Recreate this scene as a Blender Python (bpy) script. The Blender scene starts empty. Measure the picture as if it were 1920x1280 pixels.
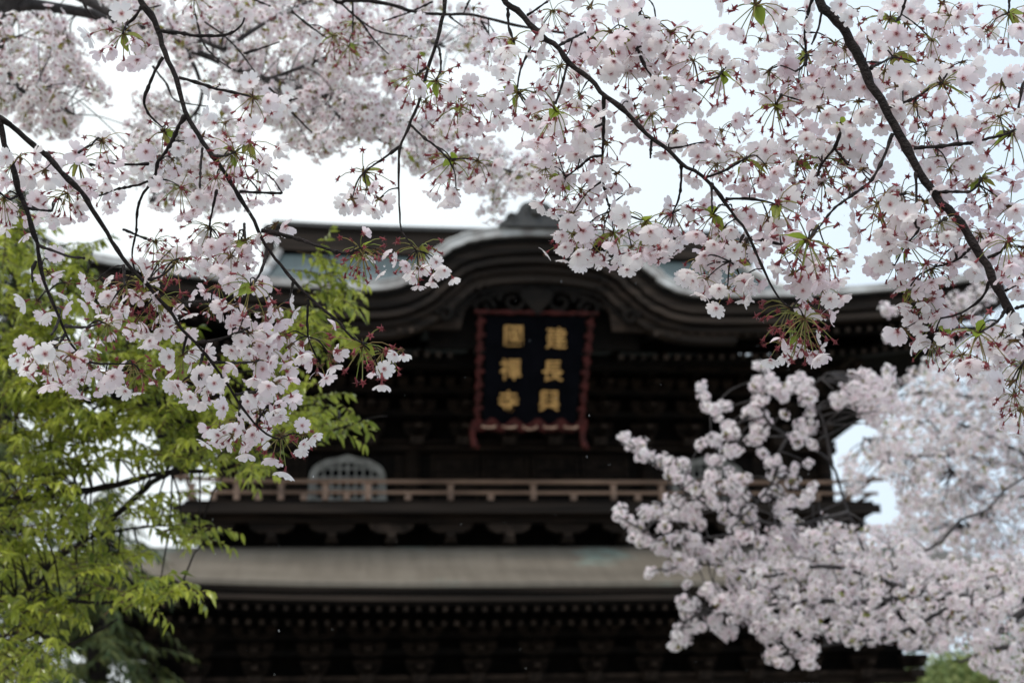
import bpy, math, random
import numpy as np
from mathutils import Vector, Matrix, noise

sc = bpy.context.scene
COL = sc.collection
R = math.radians
random.seed(11)

# ------------------------------------------------------------------ camera
CAM_Z, PITCH, ROLL, FPX = 1.6, R(18.0), R(1.25), 2667.0
cd = bpy.data.cameras.new('camera'); cam = bpy.data.objects.new('camera', cd); COL.objects.link(cam)
cd.sensor_width = 36.0; cd.lens = 36.0 * FPX / 1920.0
cd.clip_start = 0.05; cd.clip_end = 3000
CF = Vector((0, math.cos(PITCH), math.sin(PITCH)))
_r = Vector((1, 0, 0)); _u = _r.cross(CF)
CR = _r * math.cos(ROLL) - _u * math.sin(ROLL)
CU = _u * math.cos(ROLL) + _r * math.sin(ROLL)
CP = Vector((0, 0, CAM_Z))
m = Matrix((CR, CU, -CF)).transposed().to_4x4(); m.translation = CP
cam.matrix_world = m
cd.dof.use_dof = True; cd.dof.focus_distance = 2.1; cd.dof.aperture_fstop = 5.6
cd.dof.aperture_blades = 9
sc.camera = cam

# ------------------------------------------------------------------ sky and sun
SUN_EL, SUN_AZ = R(58), R(205)
w = bpy.data.worlds.new('World'); sc.world = w; w.use_nodes = True
nt = w.node_tree; nt.nodes.clear()
out = nt.nodes.new('ShaderNodeOutputWorld'); bg = nt.nodes.new('ShaderNodeBackground')
sky = nt.nodes.new('ShaderNodeTexSky'); sky.sky_type = 'NISHITA'; sky.sun_disc = False
sky.sun_elevation = SUN_EL; sky.sun_rotation = SUN_AZ
tc = nt.nodes.new('ShaderNodeTexCoord')
nz = nt.nodes.new('ShaderNodeTexNoise'); nz.inputs['Scale'].default_value = 1.6; nz.inputs['Detail'].default_value = 3
nt.links.new(tc.outputs['Generated'], nz.inputs['Vector'])
cr = nt.nodes.new('ShaderNodeValToRGB')
cr.color_ramp.elements[0].position = 0.35; cr.color_ramp.elements[0].color = (.80, .80, .80, 1)
cr.color_ramp.elements[1].position = 0.62; cr.color_ramp.elements[1].color = (.97, .97, .97, 1)
nt.links.new(nz.outputs['Fac'], cr.inputs['Fac'])
mx = nt.nodes.new('ShaderNodeMix'); mx.data_type = 'RGBA'
nt.links.new(cr.outputs['Color'], mx.inputs[0])
nt.links.new(sky.outputs['Color'], mx.inputs[6])
sx = nt.nodes.new('ShaderNodeSeparateXYZ'); nt.links.new(tc.outputs['Generated'], sx.inputs[0])
mr_ = nt.nodes.new('ShaderNodeMapRange'); mr_.inputs[1].default_value = -.15; mr_.inputs[2].default_value = .36; nt.links.new(sx.outputs[0], mr_.inputs[0])
cm_ = nt.nodes.new('ShaderNodeMix'); cm_.data_type = 'RGBA'; nt.links.new(mr_.outputs[0], cm_.inputs[0])
cm_.inputs[6].default_value = (9.0, 9.6, 9.7, 1); cm_.inputs[7].default_value = (6.7, 8.0, 9.4, 1); nt.links.new(cm_.outputs[2], mx.inputs[7])
nt.links.new(mx.outputs[2], bg.inputs['Color']); bg.inputs['Strength'].default_value = 0.0968
nt.links.new(bg.outputs[0], out.inputs[0])
sd = bpy.data.lights.new('sun', 'SUN'); sd.energy = 1.5; sd.angle = R(14); sd.color = (1, .94, .86)
so = bpy.data.objects.new('sun', sd); COL.objects.link(so)
so.rotation_euler = Vector((math.sin(SUN_AZ) * math.cos(SUN_EL), math.cos(SUN_AZ) * math.cos(SUN_EL), math.sin(SUN_EL))).to_track_quat('Z', 'Y').to_euler()
so.location = (0, 0, 40)

sc.view_settings.view_transform = 'Standard'; sc.view_settings.look = 'None'
sc.view_settings.exposure = 0.31; sc.view_settings.gamma = 1
sc.render.engine = 'CYCLES'
sc.cycles.use_denoising = True
sc.cycles.max_bounces = 8; sc.cycles.diffuse_bounces = 5; sc.cycles.transmission_bounces = 5
sc.cycles.transparent_max_bounces = 4; sc.cycles.glossy_bounces = 2
sc.cycles.sample_clamp_indirect = 4

# ------------------------------------------------------------------ helpers
def pt(px, py, d):
    """a point seen at (px,py) of a 1920x1280 frame, d metres along the view axis"""
    return CP + (CF + CR * ((px - 960) / FPX) - CU * ((py - 640) / FPX)) * d

def tag(o, label=None, cat=None, group=None, kind=None):
    if label: o['label'] = label
    if cat: o['category'] = cat
    if group: o['group'] = group
    if kind: o['kind'] = kind
    return o

def empty(name, loc=(0, 0, 0), rz=0.0):
    o = bpy.data.objects.new(name, None); COL.objects.link(o)
    o.location = loc; o.rotation_euler = (0, 0, rz); o.empty_display_size = .2
    return o

class MB:
    def __init__(s): s.v = []; s.f = []; s.mi = []; s.m = 0
    def add(s, vs, fs):
        b = len(s.v); s.v += [tuple(v) for v in vs]
        for f in fs: s.f.append(tuple(b + i for i in f)); s.mi.append(s.m)
    def box(s, c, sz, rx=0, ry=0, rz=0):
        hx, hy, hz = sz[0] / 2, sz[1] / 2, sz[2] / 2
        M = Matrix.Rotation(rz, 3, 'Z') @ Matrix.Rotation(ry, 3, 'Y') @ Matrix.Rotation(rx, 3, 'X')
        vs = [M @ Vector((x * hx, y * hy, z * hz)) + Vector(c) for x in (-1, 1) for y in (-1, 1) for z in (-1, 1)]
        s.add(vs, [(0, 1, 3, 2), (4, 6, 7, 5), (0, 4, 5, 1), (2, 3, 7, 6), (0, 2, 6, 4), (1, 5, 7, 3)])
    def b2(s, x0, x1, y0, y1, z0, z1):
        s.box(((x0 + x1) / 2, (y0 + y1) / 2, (z0 + z1) / 2), (x1 - x0, y1 - y0, z1 - z0))
    def bar(s, a, b, wd, ht):
        a = Vector(a); b = Vector(b); d = (b - a).normalized()
        sd = d.cross(Vector((0, 0, 1)))
        if sd.length < 1e-4: sd = Vector((1, 0, 0))
        sd.normalize(); up = sd.cross(d)
        vs = []
        for p in (a, b):
            for i, j in ((-1, -1), (1, -1), (1, 1), (-1, 1)):
                vs.append(p + sd * (i * wd / 2) + up * (j * ht / 2))
        s.add(vs, [(0, 1, 2, 3), (7, 6, 5, 4), (0, 4, 5, 1), (1, 5, 6, 2), (2, 6, 7, 3), (3, 7, 4, 0)])
    def prism(s, prof, y0, y1, hole=False):
        """closed XZ outline extruded along Y"""
        n = len(prof)
        vs = [(x, y0, z) for x, z in prof] + [(x, y1, z) for x, z in prof]
        fs = [tuple(range(n)), tuple(range(2 * n - 1, n - 1, -1))]
        fs += [(i, i + n, (i + 1) % n + n, (i + 1) % n) for i in range(n)]
        s.add(vs, fs)
    def lathe(s, prof, c, n=16):
        vs = []; fs = []
        for r_, z in prof:
            for k in range(n):
                a = 2 * math.pi * k / n; vs.append((c[0] + r_ * math.cos(a), c[1] + r_ * math.sin(a), c[2] + z))
        for i in range(len(prof) - 1):
            for k in range(n):
                fs.append((i * n + k, i * n + (k + 1) % n, (i + 1) * n + (k + 1) % n, (i + 1) * n + k))
        fs.append(tuple(range(n - 1, -1, -1))); fs.append(tuple(range((len(prof) - 1) * n, len(prof) * n)))
        s.add(vs, fs)
    def tube(s, pts, rad, n=7, rough=0.0, cap=True):
        pts = [Vector(p) for p in pts]; N = len(pts); vs = []; fs = []
        up = Vector((0.3, 0.2, 1)).normalized()
        for i, p in enumerate(pts):
            d = (pts[min(i + 1, N - 1)] - pts[max(i - 1, 0)])
            if d.length < 1e-9: d = Vector((0, 0, 1))
            d.normalize()
            a = d.cross(up)
            if a.length < 1e-3: a = d.cross(Vector((1, 0, 0)))
            a.normalize(); b = a.cross(d); up = b
            r0 = rad[i] if isinstance(rad, (list, tuple)) else rad
            for k in range(n):
                t = 2 * math.pi * k / n
                rr = r0 * (1 + rough * (random.random() - .5) * 2)
                vs.append(p + (a * math.cos(t) + b * math.sin(t)) * rr)
        for i in range(N - 1):
            for k in range(n):
                fs.append((i * n + k, i * n + (k + 1) % n, (i + 1) * n + (k + 1) % n, (i + 1) * n + k))
        if cap: fs.append(tuple(range(n - 1, -1, -1))); fs.append(tuple(range((N - 1) * n, N * n)))
        s.add(vs, fs)
    def ball(s, c, r, seg=6, rings=4, sz=1.0):
        c = Vector(c); vs = [c + Vector((0, 0, r * sz))]; fs = []
        for i in range(1, rings):
            th = math.pi * i / rings
            for k in range(seg):
                a = 2 * math.pi * k / seg
                vs.append(c + Vector((r * math.sin(th) * math.cos(a), r * math.sin(th) * math.sin(a), r * sz * math.cos(th))))
        vs.append(c - Vector((0, 0, r * sz)))
        for k in range(seg): fs.append((0, 1 + k, 1 + (k + 1) % seg))
        for i in range(rings - 2):
            for k in range(seg):
                a = 1 + i * seg; fs.append((a + k, a + seg + k, a + seg + (k + 1) % seg, a + (k + 1) % seg))
        L = len(vs) - 1; a = 1 + (rings - 2) * seg
        for k in range(seg): fs.append((L, a + (k + 1) % seg, a + k))
        s.add(vs, fs)
    def build(s, name, mats, parent=None, smooth=False, bevel=0):
        me = bpy.data.meshes.new(name); me.from_pydata(s.v, [], s.f)
        if not isinstance(mats, (list, tuple)): mats = [mats]
        for x in mats: me.materials.append(x)
        if len(mats) > 1: me.polygons.foreach_set('material_index', s.mi)
        if smooth: me.polygons.foreach_set('use_smooth', [True] * len(s.f))
        me.update()
        o = bpy.data.objects.new(name, me); COL.objects.link(o)
        if parent: o.parent = parent
        if bevel:
            b = o.modifiers.new('bevel', 'BEVEL'); b.width = bevel; b.segments = 2; b.limit_method = 'ANGLE'
        return o

def mat(name, base, var=None, rough=.7, scale=4.0, bump=0.0, stretch=(1, 1, 1), trans=0.0, spec=.5, detail=6, bscale=None, lo=.35, hi=.65):
    mt = bpy.data.materials.new(name); mt.use_nodes = True
    n = mt.node_tree; p = n.nodes['Principled BSDF']
    p.inputs['Roughness'].default_value = rough
    p.inputs['Specular IOR Level'].default_value = spec
    t = n.nodes.new('ShaderNodeTexCoord'); mp = n.nodes.new('ShaderNodeMapping'); mp.inputs['Scale'].default_value = stretch
    n.links.new(t.outputs['Object'], mp.inputs['Vector'])
    z = n.nodes.new('ShaderNodeTexNoise'); z.inputs['Scale'].default_value = scale; z.inputs['Detail'].default_value = detail
    n.links.new(mp.outputs[0], z.inputs['Vector'])
    r_ = n.nodes.new('ShaderNodeValToRGB')
    r_.color_ramp.elements[0].position = lo; r_.color_ramp.elements[1].position = hi
    r_.color_ramp.elements[0].color = (*base, 1); r_.color_ramp.elements[1].color = (*(var or base), 1)
    n.links.new(z.outputs['Fac'], r_.inputs['Fac']); n.links.new(r_.outputs['Color'], p.inputs['Base Color'])
    if bump:
        z2 = n.nodes.new('ShaderNodeTexNoise'); z2.inputs['Scale'].default_value = bscale or scale * 4; z2.inputs['Detail'].default_value = 5
        n.links.new(mp.outputs[0], z2.inputs['Vector'])
        b = n.nodes.new('ShaderNodeBump'); b.inputs['Strength'].default_value = bump; b.inputs['Distance'].default_value = .02
        n.links.new(z2.outputs['Fac'], b.inputs['Height']); n.links.new(b.outputs[0], p.inputs['Normal'])
    return mt

def leafy(name, c0, c1, c2=None, trans=.5, rough=.45, spec=.4):
    """thin leaf or petal: Principled mixed with translucency, colour from the mesh attribute col (r: base to tip, g: tint)"""
    mt = bpy.data.materials.new(name); mt.use_nodes = True
    n = mt.node_tree; p = n.nodes['Principled BSDF']; o = n.nodes['Material Output']
    a = n.nodes.new('ShaderNodeAttribute'); a.attribute_name = 'col'
    s = n.nodes.new('ShaderNodeSeparateColor'); n.links.new(a.outputs['Color'], s.inputs[0])
    m1 = n.nodes.new('ShaderNodeMix'); m1.data_type = 'RGBA'
    n.links.new(s.outputs[1], m1.inputs[0]); m1.inputs[6].default_value = (*c0, 1); m1.inputs[7].default_value = (*c1, 1)
    src = m1.outputs[2]
    if c2:
        mr = n.nodes.new('ShaderNodeMapRange'); mr.inputs[1].default_value = .02; mr.inputs[2].default_value = .27
        n.links.new(s.outputs[0], mr.inputs[0])
        m2 = n.nodes.new('ShaderNodeMix'); m2.data_type = 'RGBA'
        n.links.new(mr.outputs[0], m2.inputs[0]); m2.inputs[6].default_value = (*c2, 1); n.links.new(src, m2.inputs[7])
        src = m2.outputs[2]
    n.links.new(src, p.inputs['Base Color'])
    p.inputs['Roughness'].default_value = rough; p.inputs['Specular IOR Level'].default_value = spec
    tr = n.nodes.new('ShaderNodeBsdfTranslucent'); n.links.new(src, tr.inputs['Color'])
    mxs = n.nodes.new('ShaderNodeMixShader'); mxs.inputs[0].default_value = trans
    n.links.new(p.outputs[0], mxs.inputs[1]); n.links.new(tr.outputs[0], mxs.inputs[2])
    n.links.new(mxs.outputs[0], o.inputs[0])
    return mt

M = {}
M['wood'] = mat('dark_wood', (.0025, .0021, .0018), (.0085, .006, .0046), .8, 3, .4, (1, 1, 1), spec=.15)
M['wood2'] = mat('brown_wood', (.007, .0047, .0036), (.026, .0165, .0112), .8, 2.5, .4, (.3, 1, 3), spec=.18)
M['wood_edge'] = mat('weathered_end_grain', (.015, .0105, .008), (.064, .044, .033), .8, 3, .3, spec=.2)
M['rail'] = mat('worn_rail_wood', (.14, .085, .058), (.34, .215, .15), .6, 1.6, .3, (.35, 1, 2))
M['white'] = mat('grey_white_paint', (.22, .215, .195), (.38, .37, .34), .7, 5, .1)
M['iron'] = mat('dark_bronze', (.02, .02, .02), (.05, .048, .045), .4, 5, .2)
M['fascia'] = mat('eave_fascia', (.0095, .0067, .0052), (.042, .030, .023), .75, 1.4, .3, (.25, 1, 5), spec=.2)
M['gold'] = mat('old_gold_leaf', (.34, .18, .05), (.60, .35, .11), .5, 12, .2)
M['red'] = mat('red_lacquer', (.026, .0045, .004), (.065, .011, .009), .6, 6, .2, spec=.2)
M['cream'] = mat('cream_highlight', (.22, .13, .09), (.40, .28, .2), .6, 6, .1)
M['black'] = mat('black_lacquer_and_shade', (.0015, .0018, .003), (.003, .0032, .005), .8, 3, .1, spec=.03)  # plaque lacquer; also paints the dark inside of the windows
M['stone'] = mat('granite', (.22, .21, .2), (.34, .33, .31), .85, 5, .3)

def copper(name, c0, c1, pat, patlo=.56, line=9.0):
    """standing-seam copper: fine courses in v, verdigris patches"""
    mt = mat(name, c0, c1, .5, .8, 0, (.25, 1, 1)); n = mt.node_tree; p = n.nodes['Principled BSDF']
    old = p.inputs['Base Color'].links[0].from_socket
    t = n.nodes.new('ShaderNodeTexCoord')
    z = n.nodes.new('ShaderNodeTexNoise'); z.inputs['Scale'].default_value = .45; z.inputs['Detail'].default_value = 7
    n.links.new(t.outputs['Object'], z.inputs['Vector'])
    r_ = n.nodes.new('ShaderNodeValToRGB'); r_.color_ramp.elements[0].position = patlo; r_.color_ramp.elements[1].position = patlo + .10
    n.links.new(z.outputs['Fac'], r_.inputs['Fac'])
    mm = n.nodes.new('ShaderNodeMix'); mm.data_type = 'RGBA'; mm.inputs[7].default_value = (*pat, 1)
    n.links.new(r_.outputs['Color'], mm.inputs[0]); n.links.new(old, mm.inputs[6])
    wv = n.nodes.new('ShaderNodeTexWave'); wv.wave_type = 'BANDS'; wv.bands_direction = 'Z'; wv.wave_profile = 'SAW'
    wv.inputs['Scale'].default_value = line; wv.inputs['Distortion'].default_value = .15
    n.links.new(t.outputs['Object'], wv.inputs['Vector'])
    m3 = n.nodes.new('ShaderNodeMix'); m3.data_type = 'RGBA'; m3.blend_type = 'MULTIPLY'; m3.inputs[0].default_value = .35
    n.links.new(mm.outputs[2], m3.inputs[6]); n.links.new(wv.outputs['Color'], m3.inputs[7])
    n.links.new(m3.outputs[2], p.inputs['Base Color'])
    mp = n.nodes.new('ShaderNodeMapping'); mp.inputs['Scale'].default_value = (3.2, .35, .35); n.links.new(t.outputs['Object'], mp.inputs['Vector'])
    z3 = n.nodes.new('ShaderNodeTexNoise'); z3.inputs['Scale'].default_value = 1.3; z3.inputs['Detail'].default_value = 8; n.links.new(mp.outputs[0], z3.inputs['Vector'])
    r3 = n.nodes.new('ShaderNodeValToRGB'); r3.color_ramp.elements[0].position = .36; r3.color_ramp.elements[0].color = (.55, .52, .50, 1); r3.color_ramp.elements[1].position = .62; n.links.new(z3.outputs['Fac'], r3.inputs['Fac'])
    m4 = n.nodes.new('ShaderNodeMix'); m4.data_type = 'RGBA'; m4.blend_type = 'MULTIPLY'; m4.inputs[0].default_value = .35
    n.links.new(m3.outputs[2], m4.inputs[6]); n.links.new(r3.outputs['Color'], m4.inputs[7]); n.links.new(m4.outputs[2], p.inputs['Base Color'])
    b = n.nodes.new('ShaderNodeBump'); b.inputs['Strength'].default_value = .5; b.inputs['Distance'].default_value = .03
    n.links.new(wv.outputs['Color'], b.inputs['Height']); n.links.new(b.outputs[0], p.inputs['Normal'])
    return mt
M['copper_low'] = copper('weathered_copper_sheet', (.20, .175, .143), (.275, .24, .196), (.27, .35, .31), .60)
M['copper_up'] = copper('verdigris_copper', (.045, .075, .082), (.07, .10, .108), (.09, .13, .14), .5, 5)
M['copper_rim'] = mat('grey_copper_rim', (.24, .22, .21), (.55, .56, .56), .45, 1.8, .1)
# ------------------------------------------------------------------ ground
def sheet(name, x0, x1, y0, y1, z, mt, n=1):
    b = MB(); b.add([(x0, y0, z), (x1, y0, z), (x1, y1, z), (x0, y1, z)], [(0, 1, 2, 3)])
    return tag(b.build(name, mt), kind='structure')
sheet('ground', -900, 900, -500, 1500, 0, mat('gravel_ground', (.15, .14, .12), (.26, .245, .215), .9, 3, .5))
sheet('path', -3.2, 4.4, -40, 30, .004, mat('wet_stone_path', (.2, .198, .19), (.32, .31, .29), .5, 1.5, .3))
hb = MB(); hn = 40; hv = []; hf = []
for i in range(hn + 1):
    for j in range(9):
        a = -1.5 + 3.0 * i / hn; rr = 150 + 22 * j
        h = 9.5 * math.sin(math.pi * j / 8) * (1 + .35 * noise.noise(Vector((a * 3, j * .2, 3))))
        hv.append((rr * math.sin(a), rr * math.cos(a), h - .3))
for i in range(hn):
    for j in range(8): q = i * 9 + j; hf.append((q, q + 9, q + 10, q + 1))
hb.add(hv, hf); tag(hb.build('hills', mat('wooded_hillside', (.02, .035, .015), (.05, .075, .03), .9, .3, 1, bscale=1.2), smooth=True), kind='structure')

# ------------------------------------------------------------------ temple gate
GA = R(6.5); GX = 0.612
EX = Vector((math.cos(GA), math.sin(GA), 0)); EY = Vector((-math.sin(GA), math.cos(GA), 0)); G0 = Vector((GX, 36, 0))
def L(px, py, Y):
    """gate-frame (x, z) of a pixel on the vertical plane at local depth Y"""
    d = CF + CR * ((px - 960) / FPX) - CU * ((py - 640) / FPX)
    t = ((G0 - CP).dot(EY) + Y) / d.dot(EY); q = CP + d * t - G0
    return q.dot(EX), q.z
gate = empty('temple_gate', G0, GA)
tag(gate, 'two-storey dark wooden temple gate with curved copper roofs and a balcony', 'temple gate')
OX = -0.2           # centre line of the gate
KX = -0.55          # centre of the cusped gable

def sm(a, b, x):
    t = max(0, min(1, (x - a) / (b - a))); return t * t * (3 - 2 * t)
def cat_rom(P, n=8):
    P = [Vector(p) for p in P]; o = []
    for i in range(len(P) - 1):
        p0 = P[max(i - 1, 0)]; p1 = P[i]; p2 = P[i + 1]; p3 = P[min(i + 2, len(P) - 1)]
        for k in range(n):
            t = k / n
            o.append(.5 * ((2 * p1) + (p2 - p0) * t + (2 * p0 - 5 * p1 + 4 * p2 - p3) * t * t + (3 * p1 - p0 - 3 * p2 + p3) * t ** 3))
    o.append(P[-1]); return o

# upper eave line with the cusped gable (karahafu) swelling out of it
EH = 10.7
def tip(x, hw, rise, p=3.2): return rise * (min(1.0, abs(x - OX) / hw)) ** p
bump_x = [-4.2, -3.5, -3.0, -2.6, -2.2, -1.7, -1.1, -.5, 0, .5, 1.1, 1.7, 2.2, 2.6, 3.0, 3.5, 4.2]
bump_z = [0, .04, .22, .62, 1.02, 1.27, 1.40, 1.46, 1.48, 1.46, 1.40, 1.27, 1.02, .62, .22, .04, 0]
def bump(x): return float(np.interp(x - KX, bump_x, bump_z))
XS = sorted(set([round(-EH + OX + i * (2 * EH) / 60, 3) for i in range(61)] + [round(KX - 4.3 + i * .11, 3) for i in range(79)]))
def eave_z(x): return 12.80 + tip(x, EH, .62, 3.0)
def eave_c(x): return eave_z(x) + bump(x)
curve = [Vector((x, eave_c(x))) for x in XS]
# smooth it
for _ in range(3):
    c2 = [curve[0]] + [Vector((curve[i].x, (curve[i - 1].y + 2 * curve[i].y + curve[i + 1].y) / 4)) for i in range(1, len(curve) - 1)] + [curve[-1]]
    curve = c2
def offs(d):
    o = []
    for i, p in enumerate(curve):
        t = (curve[min(i + 1, len(curve) - 1)] - curve[max(i - 1, 0)]).normalized()
        n = Vector((t.y, -t.x)); o.append(p + n * d)
    # keep x increasing (concave corners)
    for i in range(1, len(o)):
        if o[i].x < o[i - 1].x + .002: o[i].x = o[i - 1].x + .002
    return o
def band(name, d0, d1, y0, y1, mt, parent, sel=lambda x: True):
    a = offs(d0); b = offs(d1); bb = MB(); vs = []; fs = []
    idx = [i for i, x in enumerate(XS) if sel(x)]
    for i in idx:
        yb = -.25 * (abs(a[i].x - OX) / EH) ** 4
        vs += [(a[i].x, y0 + yb, a[i].y), (b[i].x, y0 + yb, b[i].y), (b[i].x, y1, b[i].y), (a[i].x, y1, a[i].y)]
    for k in range(len(idx) - 1):
        q = 4 * k
        fs += [(q, q + 1, q + 5, q + 4), (q + 1, q + 2, q + 6, q + 5), (q + 2, q + 3, q + 7, q + 6), (q + 3, q, q + 4, q + 7)]
    n = 4 * (len(idx) - 1); fs += [(0, 3, 2, 1), (n, n + 1, n + 2, n + 3)]
    bb.add(vs, fs); return bb.build(name, mt, parent)

# main upper roof shell
YE, YR = -5.0, 3.6
upr = None
def up_prof(v):                       # v 0 eave .. 1 ridge ; returns y, z
    y = YE + (YR - YE) * v
    z = 12.78 + 4.35 * (0.42 * v + 0.58 * v ** 1.75)
    return y, z
def up_hw(v):
    return 10.75 - 3.2 * sm(0, .36, v) - .75 * max(0, (v - .36) / .64) ** .6
b = MB(); vs = []; fs = []; NU, NV = 64, 20
for side in (0, 1):
    base = len(vs)
    for j in range(NV + 1):
        v = j / NV; y, z = up_prof(v); hw = up_hw(v)
        if side: y = 2 * YR - y
        for i in range(NU + 1):
            u = -1 + 2 * i / NU; x = OX + u * hw
            lift = .62 * abs(u) ** 3 * (1 - v) ** 2.2
            vs.append((x, y, z + lift))
    for j in range(NV):
        for i in range(NU):
            q = base + j * (NU + 1) + i
            if not side and vs[q][1] < -3.75 and abs(vs[q][0] + .17 - KX) < 3.1: continue
            f_ = (q, q + 1, q + NU + 2, q + NU + 1); fs.append(f_ if not side else f_[::-1])
b.add(vs, fs)
# side hips below the gables
for s_ in (-1, 1):
    vs = []; fs = []
    for j in range(9):
        v = .36 * j / 8; y, z = up_prof(v); hw = up_hw(v); x = OX + s_ * hw
        for i in range(21):
            t = i / 20; yy = y + (2 * YR - 2 * y) * t; e = abs(2 * t - 1)
            vs.append((x, yy, z + .62 * e ** 3 * (1 - v) ** 2.2))
    for j in range(8):
        for i in range(20): q = j * 21 + i; fs.append((q, q + 1, q + 22, q + 21))
    b.add(vs, fs)
upr = b.build('upper_roof', M['copper_up'], gate, smooth=True)
sol = upr.modifiers.new('thick', 'SOLIDIFY'); sol.thickness = .10; sol.offset = -1
# gable triangles under the verge
for s_ in (-1, 1):
    g = MB(); pr = []
    for j in range(8, 21):
        v = j / 20; y, z = up_prof(v); pr.append((y, z - .12))
    pr2 = pr + [(2 * YR - y, z) for y, z in reversed(pr[:-1])]
    x = OX + s_ * 6.55; n = len(pr2)
    g.add([(x, y, z) for y, z in pr2] + [(x - s_ * .2, y, z) for y, z in pr2], [tuple(range(n)), tuple(range(2 * n - 1, n - 1, -1))] + [(i, (i + 1) % n, (i + 1) % n + n, i + n) for i in range(n)])
    g.build('gable_wall', M['wood2'], gate)
# verge rims: light copper edge that follows the gable slope
for s_ in (-1, 1):
    for fr in (0, 1):
        g = MB(); pts = []
        for j in range(5, 21):
            v = j / 20; y, z = up_prof(v)
            if fr: y = 2 * YR - y
            pts.append((OX + s_ * (up_hw(v) - .02), y, z + .09))
        g.tube(pts, .13, 6); g.build('verge_rim', M['copper_rim'], gate)
# ridge
rd = MB()
for i in range(24):
    x0 = OX - 6.85 + i * 13.7 / 24; x1 = x0 + 13.7 / 24
    def rz(x): return .10 * (abs(x - OX) / 6.85) ** 3
    for (za, zb, hy) in ((16.95, 17.25, .42), (17.25, 17.42, .36), (17.42, 17.62, .33), (17.62, 17.70, .38)):
        a0, a1 = rz(x0), rz(x1)
        rd.add([(x0, YR - hy, za + a0), (x1, YR - hy, za + a1), (x1, YR + hy, za + a1), (x0, YR + hy, za + a0),
                (x0, YR - hy, zb + a0), (x1, YR - hy, zb + a1), (x1, YR + hy, zb + a1), (x0, YR + hy, zb + a0)],
               [(0, 1, 5, 4), (2, 3, 7, 6), (4, 5, 6, 7), (3, 2, 1, 0), (0, 4, 7, 3), (1, 2, 6, 5)])
rdo = rd.build('roof_ridge', M['fascia'], gate)
rc = MB()
for i in range(24):
    x0 = OX - 7.0 + i * 14.0 / 24; x1 = x0 + 14.0 / 24
    a0, a1 = rz(x0), rz(x1)
    pr = [(-.46, 17.70), (-.46, 17.80), (-.2, 17.93), (.2, 17.93), (.46, 17.80), (.46, 17.70)]
    n = 6
    rc.add([(x0, YR + y, z + a0) for y, z in pr] + [(x1, YR + y, z + a1) for y, z in pr],
           [(i_, (i_ + 1) % n, (i_ + 1) % n + n, i_ + n) for i_ in range(n)] + [tuple(range(n)), tuple(range(2 * n - 1, n - 1, -1))])
rc.build('ridge_cap', M['iron'], rdo)
for s_ in (-1, 1):
    e = MB(); x = OX + s_ * 6.95
    e.b2(min(x, x + s_ * .3), max(x, x + s_ * .3), YR - .55, YR + .55, 16.7, 17.75)
    e.build('ridge_end_tile', M['fascia'], rdo, bevel=.05)

# eave bands following the curve
band('copper_rim', 0.0, .17, -5.42, -3.6, M['copper_rim'], gate)
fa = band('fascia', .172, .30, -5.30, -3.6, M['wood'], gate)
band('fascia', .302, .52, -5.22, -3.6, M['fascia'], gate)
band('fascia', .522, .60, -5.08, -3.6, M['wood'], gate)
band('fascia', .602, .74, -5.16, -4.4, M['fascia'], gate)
# copper cover of the cusped gable running back into the roof
top = MB(); vs = []; fs = []; o0 = offs(-.01); idx = [i for i, x in enumerate(XS) if abs(x - KX) < 4.25]
for i in idx: vs += [(o0[i].x, -5.44, o0[i].y), (o0[i].x, -1.0, o0[i].y + .02)]
for k in range(len(idx) - 1): fs.append((2 * k, 2 * k + 2, 2 * k + 3, 2 * k + 1))
top.add(vs, fs); gb = top.build('gable_cover', M['copper_rim'], gate, smooth=True)
sol = gb.modifiers.new('thick', 'SOLIDIFY'); sol.thickness = .05; sol.offset = 1
# inner gable boards
cg = empty('cusped_gable', (0, 0, 0)); cg.parent = gate
inn = lambda x: abs(x - KX) < 5.4
band('gable_board', .80, .93, -5.05, -4.6, M['wood2'], cg, inn)
band('gable_board', .935, 1.12, -4.92, -4.6, M['fascia'], cg, lambda x: abs(x - KX) < 4.7)
band('gable_board', 1.125, 1.26, -4.80, -4.5, M['wood'], cg, lambda x: abs(x - KX) < 2.9)
pb = MB(); pb.b2(KX - 2.5, KX + 2.5, -4.1, -4.0, 11.75, 13.55); pb.build('pediment_back', M['wood'], cg)
fbm = MB(); oin = offs(1.0); opx = [(868, 590), (880, 572), (893, 556), (918, 545), (950, 541), (975, 546), (1005, 556), (1035, 546), (1062, 541), (1095, 545), (1118, 556), (1132, 572), (1144, 590)]
ops = [Vector((*L(a, b_, -4.72), 0)) for a, b_ in opx]; ops = cat_rom(ops, 4)
oz_ = lambda x: float(np.interp(x, [p.x for p in ops], [p.y for p in ops])) if ops[0].x < x < ops[-1].x else 12.0
vs = []; fs = []; sel = [p for p in oin if abs(p.x - KX) < 2.75]
for p in sel:
    zl = min(oz_(p.x), p.y - .02)
    vs += [(p.x, -4.76, p.y), (p.x, -4.76, zl), (p.x, -4.62, zl), (p.x, -4.62, p.y)]
for k in range(len(sel) - 1):
    a = 4 * k
    for s_ in range(4): fs.append((a + s_, a + (s_ + 1) % 4, a + 4 + (s_ + 1) % 4, a + 4 + s_))
fbm.add(vs, fs); fbm.build('pediment_board', M['wood2'], cg)
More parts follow.
